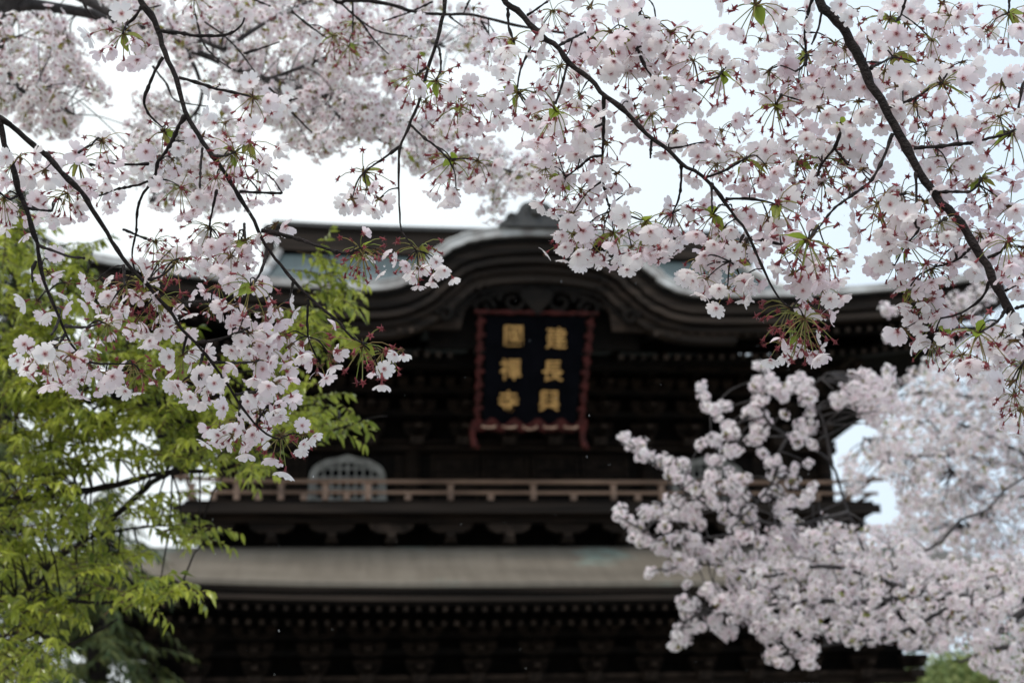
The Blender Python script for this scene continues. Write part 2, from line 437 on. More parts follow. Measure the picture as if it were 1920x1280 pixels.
# drooping carved pendant and scroll carving inside the arch
cv = MB()
def scroll(bm, cx, cz, r0, turns, s_, y, w_):
    pts = []; rad = []
    for k in range(26):
        t = k / 25; a = turns * 2 * math.pi * t; r_ = r0 * (1 - .8 * t)
        pts.append((cx + s_ * r_ * math.cos(a), y, cz + r_ * math.sin(a))); rad.append(w_ * (1 - .5 * t))
    bm.tube(pts, rad, 6)
for s_ in (-1, 1):
    scroll(cv, KX + s_ * .55, 12.72, .34, 1.4, s_, -4.7, .075)
    scroll(cv, KX + s_ * 1.25, 12.55, .26, 1.3, -s_, -4.7, .06)
    cv.tube([(KX + s_ * .1, -4.68, 12.95), (KX + s_ * .6, -4.7, 13.02), (KX + s_ * 1.2, -4.7, 12.8), (KX + s_ * 1.9, -4.7, 12.45)], [.08, .1, .08, .03], 6)
cv.prism([(KX - .32, 13.1), (KX + .32, 13.1), (KX + .38, 12.8), (KX + .16, 12.55), (KX, 12.35), (KX - .16, 12.55), (KX - .38, 12.8)], -4.8, -4.66)
cv.build('carving', M['wood'], cg, smooth=False)
for s_ in (-1, 1):
    q = MB(); scroll(q, KX + s_ * 2.15, 12.28, .2, 1.2, s_, -4.95, .09); q.build('carving', M['wood'], cg)
# beam carried across under the arch
bmn = MB(); bmn.b2(KX - 3.3, KX + 3.3, -3.4, -3.1, 11.55, 11.85); bmn.build('gable_beam', M['wood'], cg, bevel=.03)

# ornament on the crown of the gable
ox, oz = L(1003, 430, -5.3)
og = MB(); half = [(.0, .86), (.10, .84), (.26, .80), (.36, .68), (.40, .52), (.46, .42), (.58, .44), (.68, .36), (.66, .26), (.78, .16), (.86, .12), (.86, -.06)]
pr = [(ox - x, oz + z * .72) for x, z in reversed(half)] + [(ox + x, oz + z * .72) for x, z in half[1:]]
og.prism(pr, -5.52, -5.2)
og.prism([(ox + (x - ox) * .8, oz + (z - oz) * .86) for x, z in pr], -5.58, -5.1)
for k in range(14):
    t = math.pi * k / 13; og.ball((ox + .22 * math.cos(t), -5.6, oz + .28 + .22 * math.sin(t)), .035)
og.ball((ox, -5.58, oz + .30), .13, 10, 7)
scroll(og, ox - .55, oz + .16, .13, 1.2, -1, -5.58, .035); scroll(og, ox + .55, oz + .16, .13, 1.2, 1, -5.58, .035)
oo = og.build('ridge_ornament', M['iron'], gate)
fn = MB(); fn.lathe([(.05, 0), (.035, .08), (.05, .12), (.02, .16), (.012, .34)], (ox, -5.36, oz + .6), 8); fn.build('finial', M['iron'], oo)
kr = MB(); kr.b2(ox - .2, ox + .2, -5.2, -1.0, oz - .1, oz + .22); kr.build('gable_ridge', M['iron'], gate, bevel=.04)

# rafters of both eaves
def rafters(name, zf, y0, y1, dz, hw, step, sz, slope, fan=2.5, parent=gate, gap=0):
    b = MB(); b.m = 0; n = int(2 * hw / step)
    for i in range(n + 1):
        x = OX - hw + i * step; z = zf(x) - dz
        if abs(x - KX) < gap:
            if b.v: b.build(name, [M['wood'], M['wood_edge']], parent); b = MB()
            continue
        out_ = max(0, (abs(x - OX) - (hw - fan)) / fan); sg = 1 if x > OX else -1
        a = Vector((x, y0, z)); e = Vector((x - sg * out_ * .9 * 1.5, y1, z + slope * (y1 - y0)))
        b.bar(a, e, sz, sz * 1.15)
        b.m = 1; b.box((x, y0 - .012, z), (sz * .86, .02, sz * .95)); b.m = 0
    return b.build(name, [M['wood'], M['wood_edge']], parent)
def base_up(x): return eave_z(x) + bump(x) * .0
rafters('rafters', base_up, -4.95, -1.0, .92, 10.3, .27, .115, .24, gap=2.7)
rafters('rafters', base_up, -4.1, -.6, 1.22, 9.9, .27, .12, .2, gap=1.9)
sf = MB(); sf.b2(OX - 10.3, OX + 10.3, -4.9, 12.0, 12.56 - .4, 12.60 - .4)
# soffit boards sloping up inwards
so_ = MB(); so_.add([(OX - 10.5, -4.95, 12.22), (KX - 2.6, -4.95, 12.02), (KX - 2.6, -.2, 12.95), (OX - 9.2, -.2, 12.95)], [(3, 2, 1, 0)])
so_.add([(KX + 2.6, -4.95, 12.02), (OX + 10.5, -4.95, 12.22), (OX + 9.2, -.2, 12.95), (KX + 2.6, -.2, 12.95)], [(3, 2, 1, 0)])
so_.b2(OX - 8.7, OX + 8.7, .2, 7.2, 12.2, 12.9)
for s_ in (-1, 1):
    so_.add([(OX + s_ * 10.5, -4.95, 12.3), (OX + s_ * 10.5, 13.2, 12.3), (OX + s_ * 8.0, 8, 12.95), (OX + s_ * 8.0, -.2, 12.95)], [(0, 1, 2, 3)])
so_.build('soffit', M['wood'], gate)

# bracket complexes
def bracket_mesh(tiers, out, sx, h):
    b = MB()
    for k in range(tiers):
        z = k * h; yo = -out * k
        ln = sx * (.62 + .18 * k)
        # lateral arm with up-curved ends
        for yy in (yo, yo - out * .0):
            b.m = 0; b.prism([(-ln, z + h * .42), (-ln * .86, z + h * .16), (-ln * .6, z), (ln * .6, z), (ln * .86, z + h * .16), (ln, z + h * .42)], yy - .09, yy + .09)
            break
        # projecting arm
        y1 = yo - out
        b.m = 0; b.add([(-.09, .1, z + .02), (.09, .1, z + .02), (.09, y1 * 1.0 - .12, z + h * .2), (-.09, y1 - .12, z + h * .2),
               (-.09, .1, z + h * .45), (.09, .1, z + h * .45), (.09, y1 - .12, z + h * .45), (-.09, y1 - .12, z + h * .45)],
              [(3, 2, 1, 0), (4, 5, 6, 7), (0, 1, 5, 4), (2, 3, 7, 6), (1, 2, 6, 5), (3, 0, 4, 7)])
        b.m = 1; b.box((0, y1 - .13, z + h * .33), (.15, .02, h * .22))
        b.m = 0
        for xx in (-ln + .1, 0, ln - .1):
            s1 = .13
            b.add([(xx - s1 * .65, yo - s1 * .65, z + h * .42), (xx + s1 * .65, yo - s1 * .65, z + h * .42), (xx + s1 * .65, yo + s1 * .65, z + h * .42), (xx - s1 * .65, yo + s1 * .65, z + h * .42),
                   (xx - s1, yo - s1, z + h * .62), (xx + s1, yo - s1, z + h * .62), (xx + s1, yo + s1, z + h * .62), (xx - s1, yo + s1, z + h * .62),
                   (xx - s1, yo - s1, z + h * .9), (xx + s1, yo - s1, z + h * .9), (xx + s1, yo + s1, z + h * .9), (xx - s1, yo + s1, z + h * .9)],
                  [(3, 2, 1, 0), (0, 1, 5, 4), (1, 2, 6, 5), (2, 3, 7, 6), (3, 0, 4, 7), (4, 5, 9, 8), (5, 6, 10, 9), (6, 7, 11, 10), (7, 4, 8, 11), (8, 9, 10, 11)])
    # tail rafter with a pale end
    z = tiers * h
    b.m = 0; b.bar((0, .2, z + .15), (0, -out * tiers - .35, z - .28), .14, .17)
    b.m = 1; b.box((0, -out * tiers - .365, z - .29), (.13, .02, .16), rx=-.35)
    b.m = 1; b.box((0, -.15, -.14), (.34, .3, .2))
    return b
def place_brackets(proto, xs, y, z):
    first = True
    for x in xs:
        o = proto if first else proto.copy()
        if not first: COL.objects.link(o); o.parent = gate
        o.location = (x, y, z); first = False
bu = bracket_mesh(4, .62, .52, .42).build('bracket_set', [M['wood2'], M['wood_edge']], gate)
place_brackets(bu, [OX + (i - 6.5) * 1.18 for i in range(14)], -.35, 10.55)
for z_, y_ in ((10.95, -.97), (11.37, -1.59), (11.79, -2.21), (12.18, -2.83)):
    q = MB(); q.b2(OX - 8.2 - .3 * (-y_), OX + 8.2 + .3 * (-y_), y_ - .07, y_ + .07, z_, z_ + .15); q.build('purlin', M['wood'], gate)

# upper storey walls
WX = 7.9
wl = MB(); wl.b2(OX - WX, OX + WX, .05, .15, 8.3, 12.4); wl.b2(OX - WX, OX - WX + .1, .16, 7.4, 8.3, 12.4); wl.b2(OX + WX - .1, OX + WX, .16, 7.4, 8.3, 12.4); wl.b2(OX - WX, OX + WX, 7.41, 7.5, 8.3, 12.4)
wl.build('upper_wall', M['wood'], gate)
cols = [-7.8, -4.95 - 1.75, -4.65 + 1.75, -1.0 - .0, 1.0, 4.65 - 1.75, 4.95 + 1.75, 7.8]
cols = [-7.8, -6.65, -3.05, 3.05, 6.65, 7.8]
for c in cols:
    q = MB(); q.lathe([(.2, 8.3), (.2, 10.3)], (OX + c, -.05, 0), 14); q.build('column', M['wood2'], gate, smooth=True)
for z_, h_ in ((8.62, .12), (10.22, .16), (10.42, .10)):
    q = MB(); q.b2(OX - 8.1, OX + 8.1, -.3, .04, z_, z_ + h_); q.build('tie_beam', M['wood2'], gate, bevel=.015)
# vertical planks on the wall bays
pk = MB()
for i in range(78):
    x = OX - 7.7 + i * .2
    if min(abs(x - (OX - 4.7)), abs(x - (OX + 4.65))) < 1.1 or abs(x - OX) < 2.9:
        if pk.v: pk.build('wall_planks', M['wood2'], gate); pk = MB()
        continue
    pk.b2(x, x + .17, .0, .05, 8.74, 10.21)
pk.build('wall_planks', M['wood2'], gate)
# katomado windows
def kato(cx):
    W_ = 1.0; z0, zs, zt = 8.78, 9.55, 10.16
    def arch(sc_):
        P = [(-W_ - .06, z0), (-W_ + .02, z0 + .35), (-W_ + .03, zs), (-W_ * .86, zs + .28), (-W_ * .55, zs + .47), (-.25, zt - .08), (0, zt)]
        pts = [Vector((x, z, 0)) for x, z in P]; c = cat_rom(pts, 5)
        c = [(p.x * sc_, z0 + (p.y - z0) * (sc_ if p.y > z0 + .01 else 1)) for p in c]
        return [(cx + x, z) for x, z in c] + [(cx - x, z) for x, z in reversed(c[:-1])]
    o_, i_ = arch(1.0), arch(.86)
    n = len(o_); f = MB(); vs = []
    for y in (-.12, .03):
        vs += [(x, y, z) for x, z in o_] + [(x, y, z) for x, z in i_]
    fs = []
    for k in range(n - 1):
        fs += [(k, k + 1, n + k + 1, n + k), (2 * n + k, 3 * n + k, 3 * n + k + 1, 2 * n + k + 1), (k, 2 * n + k, 2 * n + k + 1, k + 1), (n + k, n + k + 1, 3 * n + k + 1, 3 * n + k)]
    f.add(vs, fs)
    r_ = empty('window', (0, 0, 0)); r_.parent = gate
    f.build('frame', M['white'], r_)
    bk = MB(); bk.prism(i_, -.02, .02); bk.build('opening_shade_panel', M['black'], r_)  # solid panel, the unlit inside is put into its black colour
    lt = MB()
    for k in range(9):
        x = cx - .8 + k * .2; d = abs(x - cx) / (W_ * .86)
        zz = z0 + (zs - z0 + (zt - zs) * math.sqrt(max(0, 1 - d * d))) * .88
        lt.b2(x - .028, x + .028, -.09, -.04, z0, zz)
    for z_, hw in ((9.0, .86), (9.28, .84), (9.56, .84), (9.80, .62)):
        lt.b2(cx - hw, cx + hw, -.10, -.05, z_ - .024, z_ + .024)
    lt.build('lattice', M['white'], r_)
    sl = MB(); sl.b2(cx - 1.12, cx + 1.12, -.14, .02, z0 - .09, z0 - .003); sl.build('sill', M['white'], r_)
kato(-4.90); kato(4.45)
# four panelled lattice doors in the middle
for k in range(4):
    d = empty('door', (0, 0, 0)); d.parent = gate
    x0 = OX - 2.6 + k * 1.3; q = MB()
    q.b2(x0 + .02, x0 + .12, -.03, .04, 8.75, 10.2); q.b2(x0 + 1.16, x0 + 1.26, -.03, .04, 8.75, 10.2)
    for z_ in (8.75, 9.25, 9.72, 10.1): q.b2(x0 + .12, x0 + 1.16, -.025, .04, z_, z_ + .09)
    q.build('frame', M['wood2'], d)
    q = MB()
    for i in range(9):
        for j in range(6):
            q.lathe([(.05, 0), (.05, .02)], (x0 + .2 + i * .11, 0, 0), 4)
            break
    q = MB()
    for i in range(8): q.b2(x0 + .2 + i * .12, x0 + .225 + i * .12, .0, .03, 9.34, 10.1)
    for j in range(6): q.b2(x0 + .12, x0 + 1.16, -.005, .0, 9.40 + j * .115, 9.42 + j * .115)
    q.build('lattice', M['wood_edge'], d)

# balcony
BY = -1.85
bf = MB(); bf.b2(OX - 8.75, OX + 8.45, BY - .12, .0, 8.36, 8.48); bf.b2(OX - 8.7, OX - 7.95, .002, 8, 8.36, 8.48); bf.b2(OX + 7.8, OX + 8.55, .002, 8, 8.36, 8.48)
bf.build('balcony_floor', M['wood2'], gate)
be = MB(); be.b2(OX - 8.8, OX + 8.48, BY - .16, BY - .122, 8.28, 8.5); be.build('balcony_edge_beam', M['fascia'], gate)
bu2 = MB(); bu2.b2(OX - 8.3, OX + 8.2, BY + .25, BY + .5, 8.12, 8.355); bu2.build('balcony_beam', M['wood2'], gate)
rl = empty('balcony_railing', (0, 0, 0)); rl.parent = gate
def railing(p0, p1, posts, minor):
    p0 = Vector(p0); p1 = Vector(p1); d = (p1 - p0).normalized()
    for z_, r_, ex in ((9.07, .055, .35), (8.80, .045, .15), (8.55, .06, .0)):
        q = MB(); a = p0 - d * ex; e = p1 + d * ex
        pts = [a.lerp(e, t / 12) for t in range(13)]
        pts = [(p.x, p.y, z_ + .10 * (abs(t - 6) / 6) ** 12 * (1 if ex > .3 else 0)) for t, p in enumerate(pts)]
        if z_ < 8.6: q.bar(pts[0], pts[-1], .1, .1)
        else: q.tube(pts, r_, 8)
        q.build('rail', M['rail'] if z_ > 8.6 else M['wood2'], rl)
    for t in posts:
        p = p0 + (p1 - p0) * t; q = MB(); q.b2(p.x - .07, p.x + .07, p.y - .062, p.y + .062, 8.61, 8.99)
        q.b2(p.x - .10, p.x + .10, p.y - .075, p.y + .075, 8.99, 9.015)
        q.build('post', M['rail'], rl, bevel=.012)
    for t in minor:
        p = p0 + (p1 - p0) * t; q = MB(); q.b2(p.x - .075, p.x + .075, p.y - .06, p.y + .06, 8.61, 8.755); q.build('strut', M['rail'], rl)
xl, xr = OX - 8.5, OX + 8.35
pp = [ (L(px, 920, BY)[0] - xl) / (xr - xl) for px in (360, 444, 527, 610, 690, 845, 1000, 1150, 1240, 1330, 1470, 1590)]
mn = [ (L(px, 920, BY)[0] - xl) / (xr - xl) for px in (400, 485, 570, 650, 765, 920, 1075, 1195, 1285, 1400, 1530)]
railing((xl, BY, 0), (xr, BY, 0), pp, mn)
railing((xl, BY + .1, 0), (xl, 8, 0), [.2, .4, .6, .8, 1], [.1, .3, .5, .7, .9])
railing((xr, BY + .1, 0), (xr, 8, 0), [.2, .4, .6, .8, 1], [.1, .3, .5, .7, .9])
# brackets under the balcony
for i in range(12):
    x = OX - 7.9 + i * 15.7 / 11; q = MB()
    q.prism([(x - .55, 8.10), (x - .5, 7.98), (x - .3, 7.88), (x + .3, 7.88), (x + .5, 7.98), (x + .55, 8.10)], BY + .3, BY + .45)
    q.b2(x - .1, x + .1, BY + .1, -.2, 7.72, 7.87)
    q.b2(x - .14, x + .14, BY + .22, BY + .5, 7.64, 7.715)
    q.build('balcony_bracket', M['wood_edge'] if i in (3, 5, 9) else M['wood2'], gate)
wl2 = MB(); wl2.b2(OX - 7.9, OX + 7.9, -.4, -.2, 7.2, 8.35); wl2.build('waist_wall', M['wood'], gate)

# ------------- lower roof
LY, LT = -4.5, -1.55
LHW, LTW = 12.3, 9.8
lo = MB(); NV2 = 10
def lo_pt(u, v, side):
    """side 0 front,1 right,2 back,3 left"""
    z = 6.22 + 1.32 * (.72 * v + .28 * v * v) + .50 * abs(u) ** 3.2 * (1 - v) ** 1.6
    if side in (0, 2):
        hw = LHW + (LTW - LHW) * v; x = OX + u * hw; y = LY + (LT - LY) * v
        if side == 2: y = 7.4 - y + .0
    else:
        s_ = 1 if side == 1 else -1
        hx = LHW + (LTW - LHW) * v; y0 = LY + (LT - LY) * v; y1 = 7.4 - y0
        x = OX + s_ * hx; y = (y0 + y1) / 2 + u * (y1 - y0) / 2
    return (x, y, z)
for side in range(4):
    vs = []; fs = []
    for j in range(NV2 + 1):
        for i in range(49): vs.append(lo_pt(-1 + 2 * i / 48, j / NV2, side))
    for j in range(NV2):
        for i in range(48): q = j * 49 + i; fs.append((q, q + 1, q + 50, q + 49))
    lo.add(vs, fs)
lro = lo.build('lower_roof', M['copper_low'], gate, smooth=True)
sol = lro.modifiers.new('thick', 'SOLIDIFY'); sol.thickness = .06; sol.offset = -1
def lo_band(name, dz0, dz1, yb, mt):
    for side in range(4):
        q = MB(); vs = []; fs = []
        for i in range(49):
            u = -1 + 2 * i / 48; p = lo_pt(u, 0, side); c = lo_pt(u, .15, side)
            k = yb / .45
            inx = p[0] + (c[0] - p[0]) * k; iny = p[1] + (c[1] - p[1]) * k
            inx2 = p[0] + (c[0] - p[0]) * (k + 1); iny2 = p[1] + (c[1] - p[1]) * (k + 1)
            vs += [(inx, iny, p[2] - dz0), (inx, iny, p[2] - dz1), (inx2, iny2, p[2] - dz1 + .03)]
        for i in range(48):
            a = 3 * i; fs += [(a, a + 1, a + 4, a + 3), (a + 1, a + 2, a + 5, a + 4)]
        q.add(vs, fs); q.build(name, mt, lro)
lo_band('roof_rim', -.02, .09, -.02, M['copper_low'])
lo_band('fascia', .085, .19, .05, M['fascia'])
lo_band('fascia', .185, .25, .16, M['wood'])
lo_band('fascia', .25, .37, .10, M['fascia'])
lo_band('fascia', .365, .43, .24, M['wood'])
ls = MB()
for side in range(4):
    vs = []; fs = []
    for i in range(49):
        u = -1 + 2 * i / 48; p = lo_pt(u, .05, side); c = lo_pt(u, 1, side)
        vs += [(p[0], p[1], p[2] - .36), (c[0], c[1], 6.75)]
    for i in range(48): a = 2 * i; fs.append((a, a + 2, a + 3, a + 1))
    ls.add(vs, fs)
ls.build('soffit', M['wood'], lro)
def lo_e(x): return 6.22 + .5 * (min(1, abs(x - OX) / LHW)) ** 3.2
rafters('rafters', lo_e, -4.1, -.6, .50, 10.9, .29, .12, .16)
rafters('rafters', lo_e, -3.3, -.3, .72, 10.3, .29, .12, .12)
# lower storey
bl = bracket_mesh(3, .5, .5, .36).build('bracket_set', [M['wood2'], M['wood_edge']], gate)
lcol = [-8.4, -5.35, -2.95, -.15 - .0, 2.62, 5.2, 8.2]
place_brackets(bl, [OX + x + .0 for x in (-9.5, -8.2, -6.8, -5.4, -4.15, -2.9, -1.5, -.1, 1.35, 2.75, 4.1, 5.4, 6.8, 8.2, 9.5)], -.5, 4.65)
for z_, y_ in ((5.05, -1.0), (5.4, -1.5), (5.75, -2.0)):
    q = MB(); q.b2(OX - 9.6 - (z_ - 5.05) * 1.8, OX + 9.6 + (z_ - 5.05) * 1.8, y_ - .07, y_ + .07, z_, z_ + .13); q.build('purlin', M['wood'], gate)
for x in (-8.2, -5.4, -2.9, 2.75, 5.4, 8.2):
    for y in (-.3, 3.7, 7.6):
        q = MB(); q.lathe([(.27, .25), (.30, 1.5), (.29, 3.6), (.25, 4.5)], (OX + x, y, 0), 18); q.build('column', M['wood2'], gate, smooth=True)
        q = MB(); q.lathe([(.48, 0), (.48, .12), (.40, .25)], (OX + x, y, 0), 18); q.build('column_base', M['stone'], gate)
for y in (-.3, 7.6):
    for z_, h_ in ((3.55, .32), (4.28, .2), (4.5, .12)):
        q = MB(); q.b2(OX - 9.6, OX + 9.6, y - .16 + z_ * .003, y + .16 - z_ * .003, z_, z_ + h_); q.build('tie_beam', M['wood_edge'] if z_ > 4.4 else M['wood2'], gate, bevel=.02)
ce = MB(); ce.b2(OX - 9, OX + 9, -.2, 7.5, 6.6, 6.7); ce.b2(OX - 9.5, OX + 9.5, .1, .2, 4.4, 5.7); ce.b2(OX - 10.3, OX + 10.3, .1, .2, 5.7, 6.6); ce.build('ceiling', M['wood'], gate)
st = MB(); st.b2(OX - 10.2, OX + 10.2, -2.2, 9.6, -.2, .02); st.b2(OX - 9.8, OX + 9.8, -1.8, 9.2, .02, .0205 + .1); 
st.build('stone_platform', M['stone'], gate)

# ------------------------------------------------------------------ hanging name plaque
PY0, PY1 = -3.75, -4.65          # bottom / top depth : it leans out at the top
tl = L(912, 590, PY1); tr_ = L(1098, 594, PY1); bl_ = L(905, 798, PY0); br = L(1079, 800, PY0)
plq = empty('name_plaque', G0, GA)
tag(plq, 'black plaque with six gold characters in a scalloped red frame under the curved gable', 'plaque')
ztop = (tl[1] + tr_[1]) / 2; zbot = (bl_[1] + br[1]) / 2
def pl(u, v, dy=0):   # u 0..1 left-right, v 0..1 bottom-top
    xa = bl_[0] + (tl[0] - bl_[0]) * v; xb = br[0] + (tr_[0] - br[0]) * v
    return Vector((xa + (xb - xa) * u, PY0 + (PY1 - PY0) * v - dy, zbot + (ztop - zbot) * v))
q = MB(); vs = [pl(0, 0), pl(1, 0), pl(1, 1), pl(0, 1), pl(0, 0, -.1), pl(1, 0, -.1), pl(1, 1, -.1), pl(0, 1, -.1)]
q.add(vs, [(0, 1, 2, 3), (7, 6, 5, 4), (0, 4, 5, 1), (1, 5, 6, 2), (2, 6, 7, 3), (3, 7, 4, 0)]); q.build('panel', M['black'], plq)
def scallop(side):
    q = MB(); n = 120; vs = []; fs = []
    for i in range(n + 1):
        t = i / n; ph = t * 2 * math.pi * (9 if side in 'lr' else 5)
        wv = .5 + .35 * math.sin(ph) + .25 * math.sin(ph * 2.3 + 1); wi = .5 + .35 * math.sin(ph + 2.2) + .3 * math.cos(ph * 1.7)
        if side == 'l': a, b_ = pl(-.070 - .030 * wv, t, .05), pl(-.005 - .05 * wi, t, .05)
        if side == 'r': a, b_ = pl(1.070 + .030 * wv, t, .05), pl(1.005 + .05 * wi, t, .05)
        if side == 't': a, b_ = pl(-.12 + 1.24 * t, 1.028 + .010 * wv, .10), pl(-.12 + 1.24 * t, 1.000 + .012 * wi, .10)
        if side == 'b': a, b_ = pl(-.12 + 1.24 * t, -.035 - .02 * wv, .10), pl(-.12 + 1.24 * t, .035 + .03 * math.cos(ph + 1), .10)
        k = Vector((0, .12, 0)); vs += [a, b_, b_ + k, a + k]
    for i in range(n):
        a = 4 * i
        for s_ in range(4): fs.append((a + s_, a + (s_ + 1) % 4, a + 4 + (s_ + 1) % 4, a + 4 + s_))
    q.add(vs, fs); q.build('frame', M['red'], plq)
for s_ in 'lrtb': scallop(s_)
# pale highlights of the lower frame, painted in as cream curls
for k in range(5):
    q = MB(); c = pl(.06 + .22 * k, -.012, .16)
    pts = [c + Vector((.16 * math.cos(a_), 0, (.045 if k != 2 else .08) * math.sin(a_))) for a_ in [math.pi + math.pi * t / 8 for t in range(9)]]
    q.tube(pts, .022, 6); q.build('highlight_curl', M['cream'], plq)
for s_ in (-.10, 1.08):
    q = MB(); c0 = pl(s_, .0, .04); q.tube([c0, c0 + Vector((-.02, .05, -.25)), c0 + Vector((.03, .08, -.45)), c0 + Vector((.12, .12, -.5))], [.09, .07, .08, .05], 7); q.build('frame_foot', M['red'], plq)
for s_ in (.12, .88):
    q = MB(); c0 = pl(s_, 1.0, -.05); q.bar(c0, (c0.x, -4.2, 12.6), .05, .05); q.build('hanger', M['iron'], plq)
chars = [('建', 1040, 641), ('長', 1036, 696), ('興', 1032, 746), ('國', 960, 637), ('禪', 957, 693), ('寺', 955, 747)]
lean = math.atan2(PY0 - PY1, ztop - zbot)
for ch, px, py in chars:
    cu = bpy.data.curves.new('glyph', 'FONT'); cu.body = ch; cu.size = .57; cu.extrude = .025; cu.align_x = 'CENTER'; cu.align_y = 'CENTER'
    cu.offset = .006; cu.resolution_u = 3
    to = bpy.data.objects.new('tmp', cu); COL.objects.link(to); bpy.context.view_layer.update()
    me = bpy.data.meshes.new_from_object(to.evaluated_get(bpy.context.evaluated_depsgraph_get()))
    bpy.data.objects.remove(to)
    co = [v.co.copy() for v in me.vertices]; cxm = (min(c.x for c in co) + max(c.x for c in co)) / 2; cym = (min(c.y for c in co) + max(c.y for c in co)) / 2
    for v in me.vertices: v.co.x -= cxm; v.co.y -= cym
    me.materials.clear(); me.materials.append(M['gold'])
    o = bpy.data.objects.new('character', me); COL.objects.link(o); o.parent = plq
    x, z = L(px, py, -4.2); v = (z - zbot) / (ztop - zbot); yy = PY0 + (PY1 - PY0) * v - .03
    o.location = (x, yy, z); o.rotation_euler = (math.pi / 2 + lean, 0, 0)
    o.scale = (.90, .93, 1)
# ------------------------------------------------------------------ blossom meshes (templates as plain arrays)
class T:
    def __init__(s): s.v = []; s.f = []; s.m = []; s.c = []; s.mat = 0
    def add(s, vs, fs, cs):
        b = len(s.v); s.v += [tuple(v) for v in vs]; s.c += cs
        for f in fs: s.f.append(tuple(b + i for i in f)); s.m.append(s.mat)
    def arrays(s):
        if not hasattr(s, 'np'):
            s.np = (np.array(s.v, dtype=np.float64), np.concatenate([np.array(f) for f in s.f]), np.array([len(f) for f in s.f]), np.array(s.m), np.array([(a, b, 0, 1) for a, b in s.c], dtype=np.float32))
        return s.np
def np_mesh(name, V, LI, LT_, MI, CC, mats, smooth=True):
    me = bpy.data.meshes.new(name)
    me.vertices.add(len(V)); me.vertices.foreach_set('co', V.astype(np.float32).ravel())
    me.loops.add(len(LI)); me.loops.foreach_set('vertex_index', LI.astype(np.int32))
    me.polygons.add(len(LT_)); st = np.concatenate(([0], np.cumsum(LT_)[:-1])).astype(np.int32)
    me.polygons.foreach_set('loop_start', st); me.polygons.foreach_set('loop_total', LT_.astype(np.int32))
    me.polygons.foreach_set('material_index', MI.astype(np.int32))
    me.polygons.foreach_set('use_smooth', np.full(len(LT_), smooth))
    at_ = me.color_attributes.new('col', 'FLOAT_COLOR', 'POINT'); at_.data.foreach_set('color', CC.astype(np.float32).ravel())
    for x in mats: me.materials.append(x)
    me.update(); me.validate()
    return me
def join_np(name, items, mats, parent=None):
    """items: (template, 4x4 matrix) -> one mesh object"""
    Vs, Ls, Ts, Ms, Cs = [], [], [], [], []; b = 0
    for t, mx_ in items:
        V, LI, LT_, MI, CC = t.arrays(); A = np.array(mx_)
        Vs.append(V @ A[:3, :3].T + A[:3, 3]); Ls.append(LI + b); Ts.append(LT_); Ms.append(MI); Cs.append(CC); b += len(V)
    me = np_mesh(name, np.concatenate(Vs), np.concatenate(Ls), np.concatenate(Ts), np.concatenate(Ms), np.concatenate(Cs), mats)
    o = bpy.data.objects.new(name, me); COL.objects.link(o)
    if parent: o.parent = parent
    return o

rnd = random.Random(5)
def frame_of(d):
    d = Vector(d).normalized(); a = d.orthogonal().normalized()
    a = Matrix.Rotation(rnd.random() * 6.28, 3, d) @ a
    return a, d.cross(a), d
SOFT = [0]; EYE = [.0018]
def petal(t, c, X, Y, D, ang, L_, W_, cup, tint, fine=True):
    """petal from centre c outwards at angle ang in the plane X,Y; D faces out of the flower"""
    rx = X * math.cos(ang) + Y * math.sin(ang); ry = -X * math.sin(ang) + Y * math.cos(ang)
    us = [0.06, .25, .5, .78, 1.0] if fine else [.08, .5, 1.0]
    wf = {0.06: .12, .25: .48, .5: .86, .78: 1.0, 1.0: .62, .08: .15}
    ks = (-1, -.5, 0, .5, 1) if fine else (-1, 0, 1)
    vs = []; cs = []; ph = rnd.uniform(-.3, .3); wav = rnd.uniform(-.08, .08)
    for u in us:
        for k in ks:
            uu = u
            if u == 1.0 and k == 0: uu = .84
            if u == 1.0 and abs(k) == 1: uu = .95
            h = cup * (u ** 1.4) + .10 * k * k * (u) * (1 if cup < .9 else .2) + wav * k * u + ph * .12 * math.sin(u * 3)
            out_ = uu * math.cos(cup * u * .55)
            vs.append(c + rx * (L_ * out_) + ry * (W_ * wf[u] * k) + D * (L_ * h * .62)); cs.append((max(u, SOFT[0]), tint))
    n = len(ks); fs = []
    for i in range(len(us) - 1):
        for j in range(n - 1): q = i * n + j; fs.append((q, q + 1, q + n + 1, q + n))
    t.mat = 0; t.add(vs, fs, cs)
def thin(t, a, b, r0, r1, tint=.5, n=3, sag=0.0):
    a = Vector(a); b = Vector(b); k = 4 if sag else 2; vs = []; fs = []; cs = []
    d = (b - a).normalized(); x = d.orthogonal().normalized(); y = d.cross(x)
    for i in range(k):
        s_ = i / (k - 1); p = a.lerp(b, s_); p = p + Vector((0, 0, sag * 4 * s_ * (1 - s_)))
        r_ = r0 + (r1 - r0) * s_
        for j in range(n):
            an = 2 * math.pi * j / n; vs.append(p + (x * math.cos(an) + y * math.sin(an)) * r_); cs.append((s_, tint))
    for i in range(k - 1):
        for j in range(n): fs.append((i * n + j, i * n + (j + 1) % n, (i + 1) * n + (j + 1) % n, (i + 1) * n + j))
    t.add(vs, fs, cs)
def calyx(t, c, D, X, Y, star):
    """dark red tube behind the flower with five pointed sepals"""
    t.mat = 1; thin(t, c - D * .0075, c, .0010, .0021, rnd.random(), 5)
    for k in range(5):
        an = 2 * math.pi * k / 5 + .3; e = X * math.cos(an) + Y * math.sin(an); f = -X * math.sin(an) + Y * math.cos(an)
        ln = .0062 * rnd.uniform(.85, 1.15); back = rnd.uniform(-.35, .3) if star else -.1
        w_ = .0016
        t.add([c + f * w_ + e * .001, c - f * w_ + e * .001, c + e * ln + D * (back * ln)], [(0, 1, 2)], [(0, .4), (0, .4), (1, .6)])
